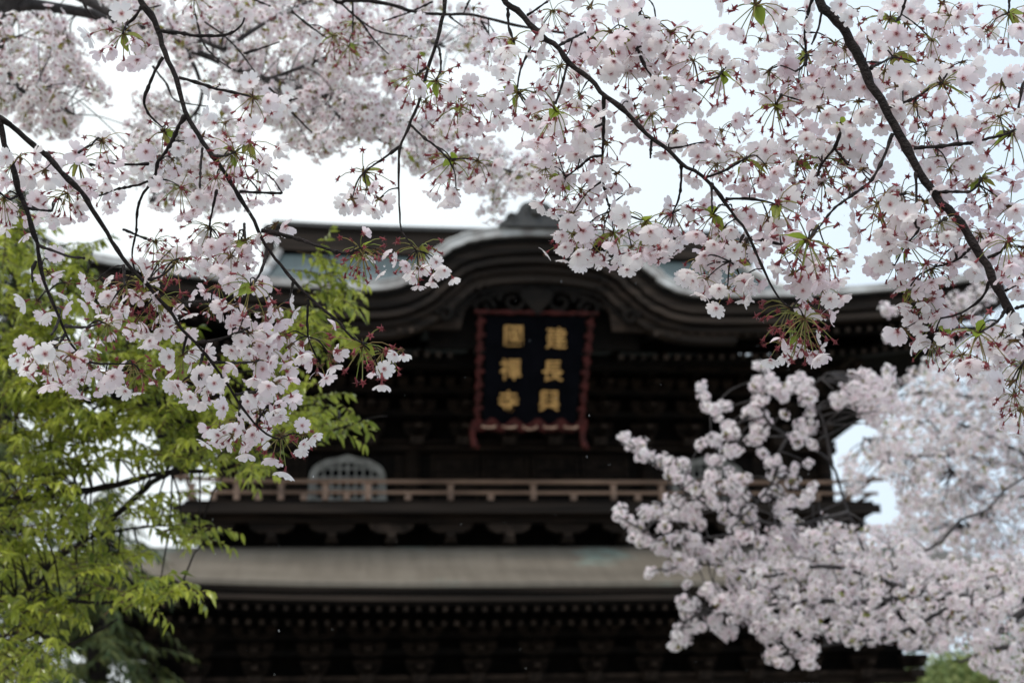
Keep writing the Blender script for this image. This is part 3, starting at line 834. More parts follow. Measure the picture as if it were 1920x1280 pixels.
def flower(t, c, D, npet=5, cup=.35, size=1.0, fine=True, stam=True, pink=None, seen=True):
    X, Y, D = frame_of(D)
    if fine: SOFT[0] = rnd.choice((0, 0, .06, .12))
    tint = rnd.random() ** 1.6 if pink is None else pink
    keep = list(range(5)); rnd.shuffle(keep); keep = keep[:npet]
    off = rnd.random()
    for k in keep:
        petal(t, c, X, Y, D, 2 * math.pi * (k + off) / 5 + rnd.uniform(-.08, .08), .0172 * size * rnd.uniform(.93, 1.05), .0078 * size * rnd.uniform(.82, 1.08), cup + rnd.uniform(-.12, .12), min(1, max(0, tint + rnd.uniform(-.1, .1))), fine)
    if stam:
        t.mat = 3; n = 12 if fine else 5
        for k in range(n):
            an = rnd.random() * 6.28; sp = rnd.uniform(.15, .8); d = (D + (X * math.cos(an) + Y * math.sin(an)) * sp).normalized()
            ln = .0075 * size * rnd.uniform(.7, 1.1); e = c + d * ln
            s_ = d.orthogonal().normalized() * .00022
            t.add([c + s_, c - s_, e], [(0, 1, 2)], [(0, .5), (0, .5), (1, .5)])
            if fine:
                t.mat = 4; q = .0006; x_, y_ = d.orthogonal().normalized() * q, Vector((0, 0, 1)) * q
                t.add([e + x_, e + y_, e - x_, e - y_], [(0, 1, 2, 3)], [(1, rnd.random())] * 4); t.mat = 3
        # dark red eye of the flower
        t.mat = 1
        ring = [c + (X * math.cos(a_) + Y * math.sin(a_)) * EYE[0] * size + D * .0012 for a_ in [2 * math.pi * i / 6 for i in range(6)]]
        t.add(ring, [tuple(range(6))], [(0, .5)] * 6)
    calyx(t, c - D * .0006, D, X, Y, False)
def spent(t, c, D):
    X, Y, D = frame_of(D); calyx(t, c, D, X, Y, True)
    t.mat = 1
    for k in range(7):
        an = rnd.random() * 6.28; sp = rnd.uniform(.1, .9); d = (D + (X * math.cos(an) + Y * math.sin(an)) * sp).normalized()
        e = c + d * .0065 * rnd.uniform(.6, 1.1); s_ = d.orthogonal().normalized() * .00035
        t.add([c + s_, c - s_, e], [(0, 1, 2)], [(0, .8), (0, .8), (1, .8)])
def leaf(t, a, D, L_, W_, tint, matn=5, fold=.35, droop=.3, fine=True):
    a = Vector(a); D = Vector(D).normalized(); side = D.cross(Vector((0, 0, 1)))
    if side.length < .1: side = Vector((1, 0, 0))
    side.normalize(); side = Matrix.Rotation(rnd.uniform(-.9, .9), 3, D) @ side; nrm = side.cross(D)
    us = (0, .2, .45, .72, 1.0) if fine else (0, .4, 1.0); wf = {0: .04, .2: .7, .45: 1, .72: .72, 1.0: .03, .4: 1}
    vs = []; cs = []; 
    for u in us:
        p = a + D * (L_ * u) + Vector((0, 0, -droop * L_ * u * u))
        for k in (-1, 0, 1): vs.append(p + side * (W_ * wf[u] * k) + nrm * (abs(k) * fold * W_ * wf[u])); cs.append((u, tint))
    t.mat = matn; fs = []
    for i in range(len(us) - 1):
        for j in (0, 1): q = 3 * i + j; fs.append((q, q + 1, q + 4, q + 3))
    t.add(vs, fs, cs)

def cluster(kind):
    t = T(); leafn = 0
    if kind == 'F': n, sp, Rr, fl = rnd.randint(5, 7), .18, .028, 1.07
    elif kind == 'M': n, sp, Rr, fl = rnd.randint(11, 14), .6, .038, 1.06; 
    elif kind == 'S': n, sp, Rr, fl = rnd.randint(15, 20), .9, .039, .95
    elif kind == 'P': n, sp, Rr, fl = 2, .0, .014, 1.1
    elif kind == 'B': n, sp, Rr, fl = rnd.randint(11, 15), .0, .022, 1.05
    elif kind == 'c': n, sp, Rr, fl = rnd.randint(8, 12), .12, .027, 1.05
    elif kind == 'b': n, sp, Rr, fl = rnd.randint(7, 11), .0, .024, 1.05
    fine = kind in 'FMSP'; SOFT[0] = 0 if fine or kind == 'c' else .17; EYE[0] = .0018 if fine or kind == 'c' else .0010
    # bud scales at the node
    t.mat = 2
    if fine:
        for k in range(7):
            d = Vector((rnd.uniform(-1, 1), rnd.uniform(-1, 1), rnd.uniform(-1, .6))).normalized()
            t.mat = 6; thin(t, d * .0, d * rnd.uniform(.006, .011), .0024, .0007, rnd.random(), 4)
    ga = 2.39996
    for i in range(n):
        zz = 1 - 2 * (i + .5) / n
        if kind in 'Bbc': pass
        else: zz = zz * .78 - .30
        rr = math.sqrt(max(0.02, 1 - zz * zz)); a = ga * i + rnd.uniform(-.25, .25)
        d = Vector((rr * math.cos(a), rr * math.sin(a), zz)); d.normalize()
        R_ = Rr * (rnd.uniform(.78, 1.15) if fine else rnd.uniform(.45, 1.5)); e = d * R_ + Vector((0, 0, -R_ * .12 if kind not in 'Bbc' else 0))
        t.mat = 2; thin(t, (0, 0, 0), e, .0009, .0007, rnd.random(), 3, sag=.20 * R_ * (1 - abs(d.z)))
        fd = (d + Vector((0, 0, -.55 if kind not in 'Bbc' else -.1)) + Vector((rnd.gauss(0, .38), rnd.gauss(0, .38), rnd.gauss(0, .3))) * (1 if fine else .4)).normalized()
        if rnd.random() < sp: spent(t, e + fd * .003, fd)
        else:
            old = rnd.random() < (.26 if kind in 'MS' else .08)
            c = e + fd * .006
            if old: flower(t, c, (fd + Vector((0, 0, -.6))), rnd.choice((2, 3, 4)), 1.15, .85 * fl, fine, True, rnd.uniform(1.2, 2.0))
            else: flower(t, c, fd, 5 if rnd.random() < .85 else 4, (rnd.uniform(.25, 1.1) if fine else rnd.uniform(.1, .45)), .98 * fl, fine, True)
    if kind in 'Bbc' and rnd.random() < .6:
        d = Vector((rnd.uniform(-1, 1), rnd.uniform(-1, 1), .8)); 
        for k in range(2): leaf(t, (0, 0, 0), d + Vector((k, -k, 0)), .042, .007, 1.3 + rnd.random() * .5, 5, fine=False)
    return t
M['petal'] = leafy('cherry_petal', (.97, .943, .942), (.935, .82, .868), (.72, .30, .34), .55, .5, .25)
M['calyx'] = leafy('dark_red_calyx', (.20, .035, .045), (.36, .08, .09), None, .25, .5)
M['pedicel'] = leafy('green_pedicel', (.24, .30, .07), (.36, .26, .10), None, .3, .5)
M['stamen'] = leafy('stamen_filament', (.70, .42, .45), (.82, .66, .66), None, .5, .6)
M['anther'] = leafy('anther', (.45, .26, .08), (.30, .12, .05), None, .2, .6)
M['leaf_y'] = leafy('young_cherry_leaf', (.30, .40, .055), (.30, .27, .06), None, .55, .4)
M['scale'] = leafy('bud_scale', (.08, .035, .02), (.16, .10, .03), None, .1, .6)
CM = [M['petal'], M['calyx'], M['pedicel'], M['stamen'], M['anther'], M['leaf_y'], M['scale']]
M['bark'] = mat('cherry_bark', (.009, .0065, .006), (.030, .022, .021), .7, 60, .6, (1, 1, 1), spec=.2)
M['bark_mid'] = mat('grey_cherry_bark', (.016, .013, .013), (.055, .046, .046), .7, 30, .5, (1, 1, 1))

VAR = {k: [cluster(k) for _ in range(n)] for k, n in (('F', 8), ('M', 10), ('S', 6), ('P', 4), ('B', 8), ('b', 8), ('c', 8))}
MESH = {}
def cmesh(kind, i, mats=None):
    mats = mats or CM; k = (kind, i, mats[0].name)
    if k not in MESH: MESH[k] = np_mesh('blossom_cluster', *VAR[kind][i].arrays(), mats)
    return MESH[k]
LT_T = []
def leaf_tuft():
    t = T()
    for k in range(rnd.randint(2, 4)):
        a = rnd.random() * 6.28; leaf(t, (0, 0, 0), (math.cos(a), math.sin(a), rnd.uniform(-1.0, .5)), rnd.uniform(.018, .034), rnd.uniform(.005, .0085), rnd.random(), 5, .4, .2)
    return t
LV = [leaf_tuft() for _ in range(6)]
LVM = [np_mesh('leaf_tuft', *t.arrays(), CM) for t in LV]

def rmat(loc, s, full=False):
    if full:
        q = Matrix.Rotation(rnd.random() * 6.28, 4, 'Z') @ Matrix.Rotation(rnd.random() * 6.28, 4, 'X') @ Matrix.Rotation(rnd.random() * 6.28, 4, 'Y')
    else:
        q = Matrix.Rotation(rnd.random() * 6.28, 4, 'Z') @ Matrix.Rotation(rnd.uniform(-.35, .35), 4, 'X') @ Matrix.Rotation(rnd.uniform(-.35, .35), 4, 'Y')
        q = Matrix.Rotation(rnd.random() * 6.28, 4, 'Z') @ q
    return Matrix.Translation(loc) @ q @ Matrix.Diagonal((s, s, s, 1))

def squash(kind):
    if kind not in 'Bbc': return Matrix.Identity(4)
    return Matrix.Diagonal((rnd.uniform(.75, 1.3), rnd.uniform(.75, 1.2), rnd.uniform(.75, 1.15), 1))
def dress(tree, items, limit=100, org=None, mats=None):
    org = org or tree.location
    """items (kind, location, size, leafy): the largest become parts of their own, the rest one mass"""
    items = sorted(items, key=lambda i: -i[2] / max(.3, (i[1] + org - CP).length))
    own, rest = items[:limit], items[limit:]
    for kind, loc, s, lf in own:
        mx_ = rmat(loc, s, kind in 'Bbc') @ squash(kind); me = cmesh(kind, rnd.randrange(len(VAR[kind])), mats)
        o = bpy.data.objects.new('blossom_cluster', me); COL.objects.link(o); o.parent = tree; o.matrix_basis = mx_
        if lf:
            l_ = bpy.data.objects.new('leaf_tuft', LVM[rnd.randrange(6)]); COL.objects.link(l_); l_.parent = o
    if rest:
        js = []
        for kind, loc, s, lf in rest:
            mx_ = rmat(loc, s, kind in 'Bbc') @ squash(kind); js.append((VAR[kind][rnd.randrange(len(VAR[kind]))], mx_))
            if lf: js.append((LV[rnd.randrange(6)], mx_))
        o = join_np('blossoms', js, mats or CM, tree); o['kind'] = 'stuff'

# ------------------------------------------------------------------ near cherry tree: branches traced in zoomed tiles
S_ = 1 / 2.977
OFF = {1: (0, 0), 2: (640, 0), 3: (1280, 0), 4: (0, 430), 5: (640, 430), 6: (1280, 430)}
def z(rg, x, y): return (OFF[rg][0] + x * S_, OFF[rg][1] + y * S_)
def zp(s_):
    """'1:780,-20 830,60 | 4:1440,0 ...' -> pixel list"""
    o = []
    for seg in s_.split('|'):
        rg, c = seg.strip().split(':')
        for q in c.split(): x, y = q.split(','); o.append(z(int(rg), float(x), float(y)))
    return o
near = empty('cherry_tree', (-2.6, 1.2, 0)); NO = Vector((-2.6, 1.2, 0))
tag(near, 'near cherry tree, its dark boughs with white blossom in sharp focus across the top', 'cherry tree')
NEAR_PTS = []     # (px, py, depth)
def knobby(pts, r0, r1, kn=.5, step=.012):
    """resample a bough, taper it and swell it at its many small nodes"""
    P = cat_rom([Vector(p) for p in pts], 10); o = [P[0]]; acc = 0
    for a, b in zip(P, P[1:]):
        d = (b - a).length; acc += d
        if acc >= step: o.append(b); acc = 0
    if (o[-1] - P[-1]).length > 1e-4: o.append(P[-1])
    n = len(o); rr = []
    for i in range(n):
        t = i / max(1, n - 1); r_ = r0 + (r1 - r0) * t ** .8
        rr.append(r_ * (1 + kn * (random.random() ** 3)))
        o[i] = o[i] + Vector((random.uniform(-1, 1), random.uniform(-1, 1), random.uniform(-1, 1))) * r_ * .22
    return o, rr
def bough(px, d0, d1, r0, r1, tree=near, org=NO, name='branch', mt='bark', parent=None, kn=.45, wob=.0, reg=NEAR_PTS, step=.012, n=8, lead=None):
    N = len(px); pts = []
    for i, (x, y) in enumerate(px):
        t = i / max(1, N - 1); d = d0 + (d1 - d0) * t + wob * math.sin(i * 1.7 + x)
        pts.append(pt(x, y, d)); reg.append((x, y, d))
    if lead: pts = [Vector(l) for l in lead] + pts
    P, rr = knobby(pts, r0, r1, kn, step)
    b = MB(); b.tube([p - org for p in P], rr, n, .10)
    o = b.build(name, M[mt], parent or tree, smooth=True)
    if parent: pass
    return o
lim = lambda px, d: pt(px, -420, d)
limb_px = [-560, -200, 250, 700, 1150, 1500]; limb_d = [2.0, 2.1, 2.2, 2.25, 2.2, 2.15]
limb = [pt(x, -430 - 60 * math.sin(i * 1.3), d) for i, (x, d) in enumerate(zip(limb_px, limb_d))]
tb = MB(); P, rr = knobby([NO + Vector((0, 0, 0)), NO + Vector((.12, .1, 1.2)), NO + Vector((.35, .2, 2.3)), NO + Vector((.9, .5, 3.0)), limb[0], limb[1], limb[2], limb[3], limb[4], limb[5]], .16, .012, .1, .06)
tb.tube([p - NO for p in P], rr, 12, .05); tb.build('trunk', M['bark'], near, smooth=True)

bA = bough([(-260, 90)] + zp('1:0,665 60,700 130,760 210,830 290,900 380,1000 470,1090 520,1180 590,1280|4:640,90 700,180 760,250 820,300 870,370 960,470 1000,540 1080,620 1180,740 1260,850 1310,930 1370,1020 1430,1090 1500,1150 1560,1170'), 2.0, 2.12, .0060, .0013, lead=[limb[0] + Vector((0, 0, 0)), pt(-420, -150, 2.0)])
bA2 = bough(zp('1:-20,655 0,690 30,820 70,930 100,1050 150,1170 180,1280|4:210,90 230,230 270,350 330,490 370,590 430,680 500,740 600,750 700,750'), 2.0, 2.05, .0044, .0010)
bB = bough(zp('1:780,-20 830,60 880,160 905,250 935,330 985,440 1010,540 1045,650 1110,760 1180,860 1260,970 1330,1090 1400,1200|4:1440,0 1490,100 1560,190 1640,290 1730,380 1800,440 1905,530|5:40,590 110,630'), 2.15, 2.08, .0064, .0013, lead=[limb[2], pt(235, -180, 2.2)])
bC = bough(zp('2:580,-20 575,60 550,160 530,250 490,360 465,450 430,580 390,670 380,700 350,770 325,830 320,950 320,1050 325,1180 335,1280|5:370,60 420,120'), 2.2, 2.15, .0046, .0011, lead=[limb[3], pt(850, -180, 2.22)])
bD = bough(zp('2:910,-10 960,40 1030,110 1090,180 1160,230 1210,260 1260,340 1330,400 1400,450 1460,530 1560,600 1640,680 1740,780 1820,830 1905,920|3:60,950 130,1000 200,1080 250,1150 300,1220 350,1280|6:400,110 450,220 510,340 560,410 610,440'), 2.15, 2.05, .0064, .0013, lead=[limb[3] + Vector((.05, 0, 0)), pt(880, -170, 2.2)])
bE = bough(zp('3:760,-20 810,60 870,130 930,220 970,300 1020,390 1060,490 1120,580 1180,700 1230,790 1290,890 1340,990 1410,1090 1480,1170 1560,1260|6:1640,110 1700,200 1730,290 1790,380 1830,460 1905,570 1960,640'), 2.1, 2.0, .0082, .0048, lead=[limb[4], pt(1500, -180, 2.15)])
bM2 = bough(zp('2:-60,-20 50,0 250,20 420,70 570,80 700,80 820,105 960,140 1100,165 1250,185'), 2.9, 2.8, .0056, .0020, lead=[limb[2] + Vector((0, .3, 0)), pt(520, -160, 2.8)])

TW = """1:790,40 750,100 700,150 685,190/B
1:895,175 1000,185 1100,200 1260,195 1340,150 1365,100/B
1:910,320 870,390 830,480 805,560 820,620 860,670 905,710/B
1:1000,435 1100,460 1200,495 1300,515 1400,540/B
1:1030,650 990,720 960,790 910,870 880,910 860,995 800,1080 770,1160 760,1280|4:765,0 740,110 745,200 780,290/B
1:830,915 700,920 600,912 540,925 450,900/B
1:860,995 780,1030 640,1060 560,1090 470,1090/A
1:1185,870 1250,870 1310,850/B
1:1130,830 1120,930 1115,1050/B
1:1340,1070 1450,1075 1575,1078/B
1:1210,1060 1190,1150 1170,1260/B
1:160,1165 220,1172 290,1178/A2
1:100,1090 50,1110 -20,1060/A2
1:440,850 480,825 515,805/A
4:215,90 300,120 380,150 470,160/A2
4:200,180 180,230 183,295/A2
4:330,500 310,550 285,590/A2
4:370,540 480,545 570,520/A2
4:360,590 320,650 280,680/A2
4:690,200 695,290 700,310/A
4:830,280 900,260 970,200/A
4:690,0 760,30 830,60/A
4:1365,-30 1365,0 1370,50/B
4:1490,110 1470,200 1430,280 1400,310/B
4:1640,280 1620,380/B
4:1180,400 1100,405 1030,405/B
4:1720,390 1715,500 1720,600/B
4:1040,600 1020,690/A
4:1130,700 1115,770 1110,840/A
4:1100,630 1220,615 1330,575 1390,550/A
4:1180,740 1300,745 1410,740/A
4:1320,920 1430,905/A
4:1340,960 1330,1060/A
4:1460,5 1650,50 1800,100 1905,130|5:60,125 110,100/B
2:390,700 450,760 530,820 600,890/C
2:325,820 240,880 140,950/C
2:535,250 550,290 555,380 530,450/C
2:470,380 420,420/C
2:930,50 935,150 965,240/D
2:1090,200 1040,300 1000,390 980,500/D
2:1265,350 1230,480 1195,580/D
2:1040,85 1150,10/D
2:1215,255 1290,215 1360,180/D
2:1465,540 1465,660 1460,820 1455,950 1470,1060 1500,1180/D
2:1460,690 1400,720/D
2:1450,870 1390,880 1320,940 1250,990/D
2:1470,1050 1520,1070 1580,1085/D
2:1455,1010 1400,1050/D
2:1490,1140 1570,1190 1680,1230/D
2:1730,790 1725,880/D
2:1825,830 1905,820/D
2:1900,910 1890,1080 1850,1190/D
2:1650,270 1700,380 1750,450/D
2:1690,-20 1660,90 1600,170/D
2:60,-20 65,90 60,200/M
2:0,20 100,110 220,180 390,205/M
2:110,120 180,220 265,305/M
2:720,-10 680,80/M
2:510,10 380,70 230,120/M
2:780,120 830,200/M
2:600,90 680,150/M
3:1170,750 1120,880 1050,1010 930,1100 840,1170 760,1270/E
3:730,-20 700,70 680,180 690,290/E
3:690,310 680,360 630,400/E
3:775,60 760,150 720,250/E
3:1050,380 1110,350 1175,320/E
3:1250,-20 1220,80 1190,120/E
3:1150,600 1230,575 1300,545 1390,490 1450,460/E
3:1290,825 1400,820 1540,805 1600,800 1700,775 1800,750 1900,700/E
3:1420,1075 1500,1070 1600,1070 1650,1030 1670,1000/E
3:1300,960 1305,1100 1300,1250|6:1320,0 1260,70/E
3:130,990 240,950 340,890/D
3:240,1110 370,1110 440,1120 520,1140/D
3:160,1030 165,1180/D
3:405,-20 405,20/D
3:550,530 520,580/E
3:90,465 200,430/D
3:1825,-20 1820,70/E
3:1905,460 1895,490 1875,600/E
3:880,740 850,820 780,910 750,980 700,1020/E
3:850,830 920,920/E
3:1240,1080 1200,1090/E
3:1470,1220 1430,1240/E
6:340,30 300,110 265,180/D
6:380,50 450,60 550,85/D
6:750,-20 740,10 700,50/E
6:1600,110 1530,170 1410,210/E
6:1710,290 1680,370 1600,440 1520,480 1440,495/E
6:1810,430 1760,510 1660,575/E
6:1700,160 1780,120 1815,60/E
6:1800,340 1870,310/E
6:1860,440 1925,420/E
6:1925,700 1900,750/E
1:1145,125 1250,200 1340,290 1420,400/M
1:1360,300 1460,270 1560,235/M
1:1090,80 1130,230 1200,320 1290,385/M
1:1420,0 1510,35/M
1:1630,65 1720,140 1820,210/M
1:1500,490 1590,560 1660,550/M
1:1630,630 1740,740/M
1:850,370 930,470 980,560 1160,595/M
1:460,0 490,60 540,110/M
1:620,55 760,60 900,30/M"""
PAR = {'A': bA, 'A2': bA2, 'B': bB, 'C': bC, 'D': bD, 'E': bE, 'M': bM2}
def near_depth(x, y):
    w_ = 0; s_ = 0
    for a, b, d in NEAR_PTS:
        q = 1 / ((a - x) ** 2 + (b - y) ** 2 + 60) ** 2; w_ += q; s_ += q * d
    return s_ / w_
for ln in TW.split('\n'):
    c, par = ln.split('/'); px = zp(c); d0 = near_depth(*px[0]) if par != 'M' else 2.9
    random.seed(int(px[0][0] * 7 + px[0][1]))
    dd = d0 + random.uniform(-.12, .12)
    long_ = len(px) > 5
    bough(px, d0, dd, .0026 if long_ else .0021, .0012, parent=PAR[par], name='twig', kn=.9, step=.0045, n=6)

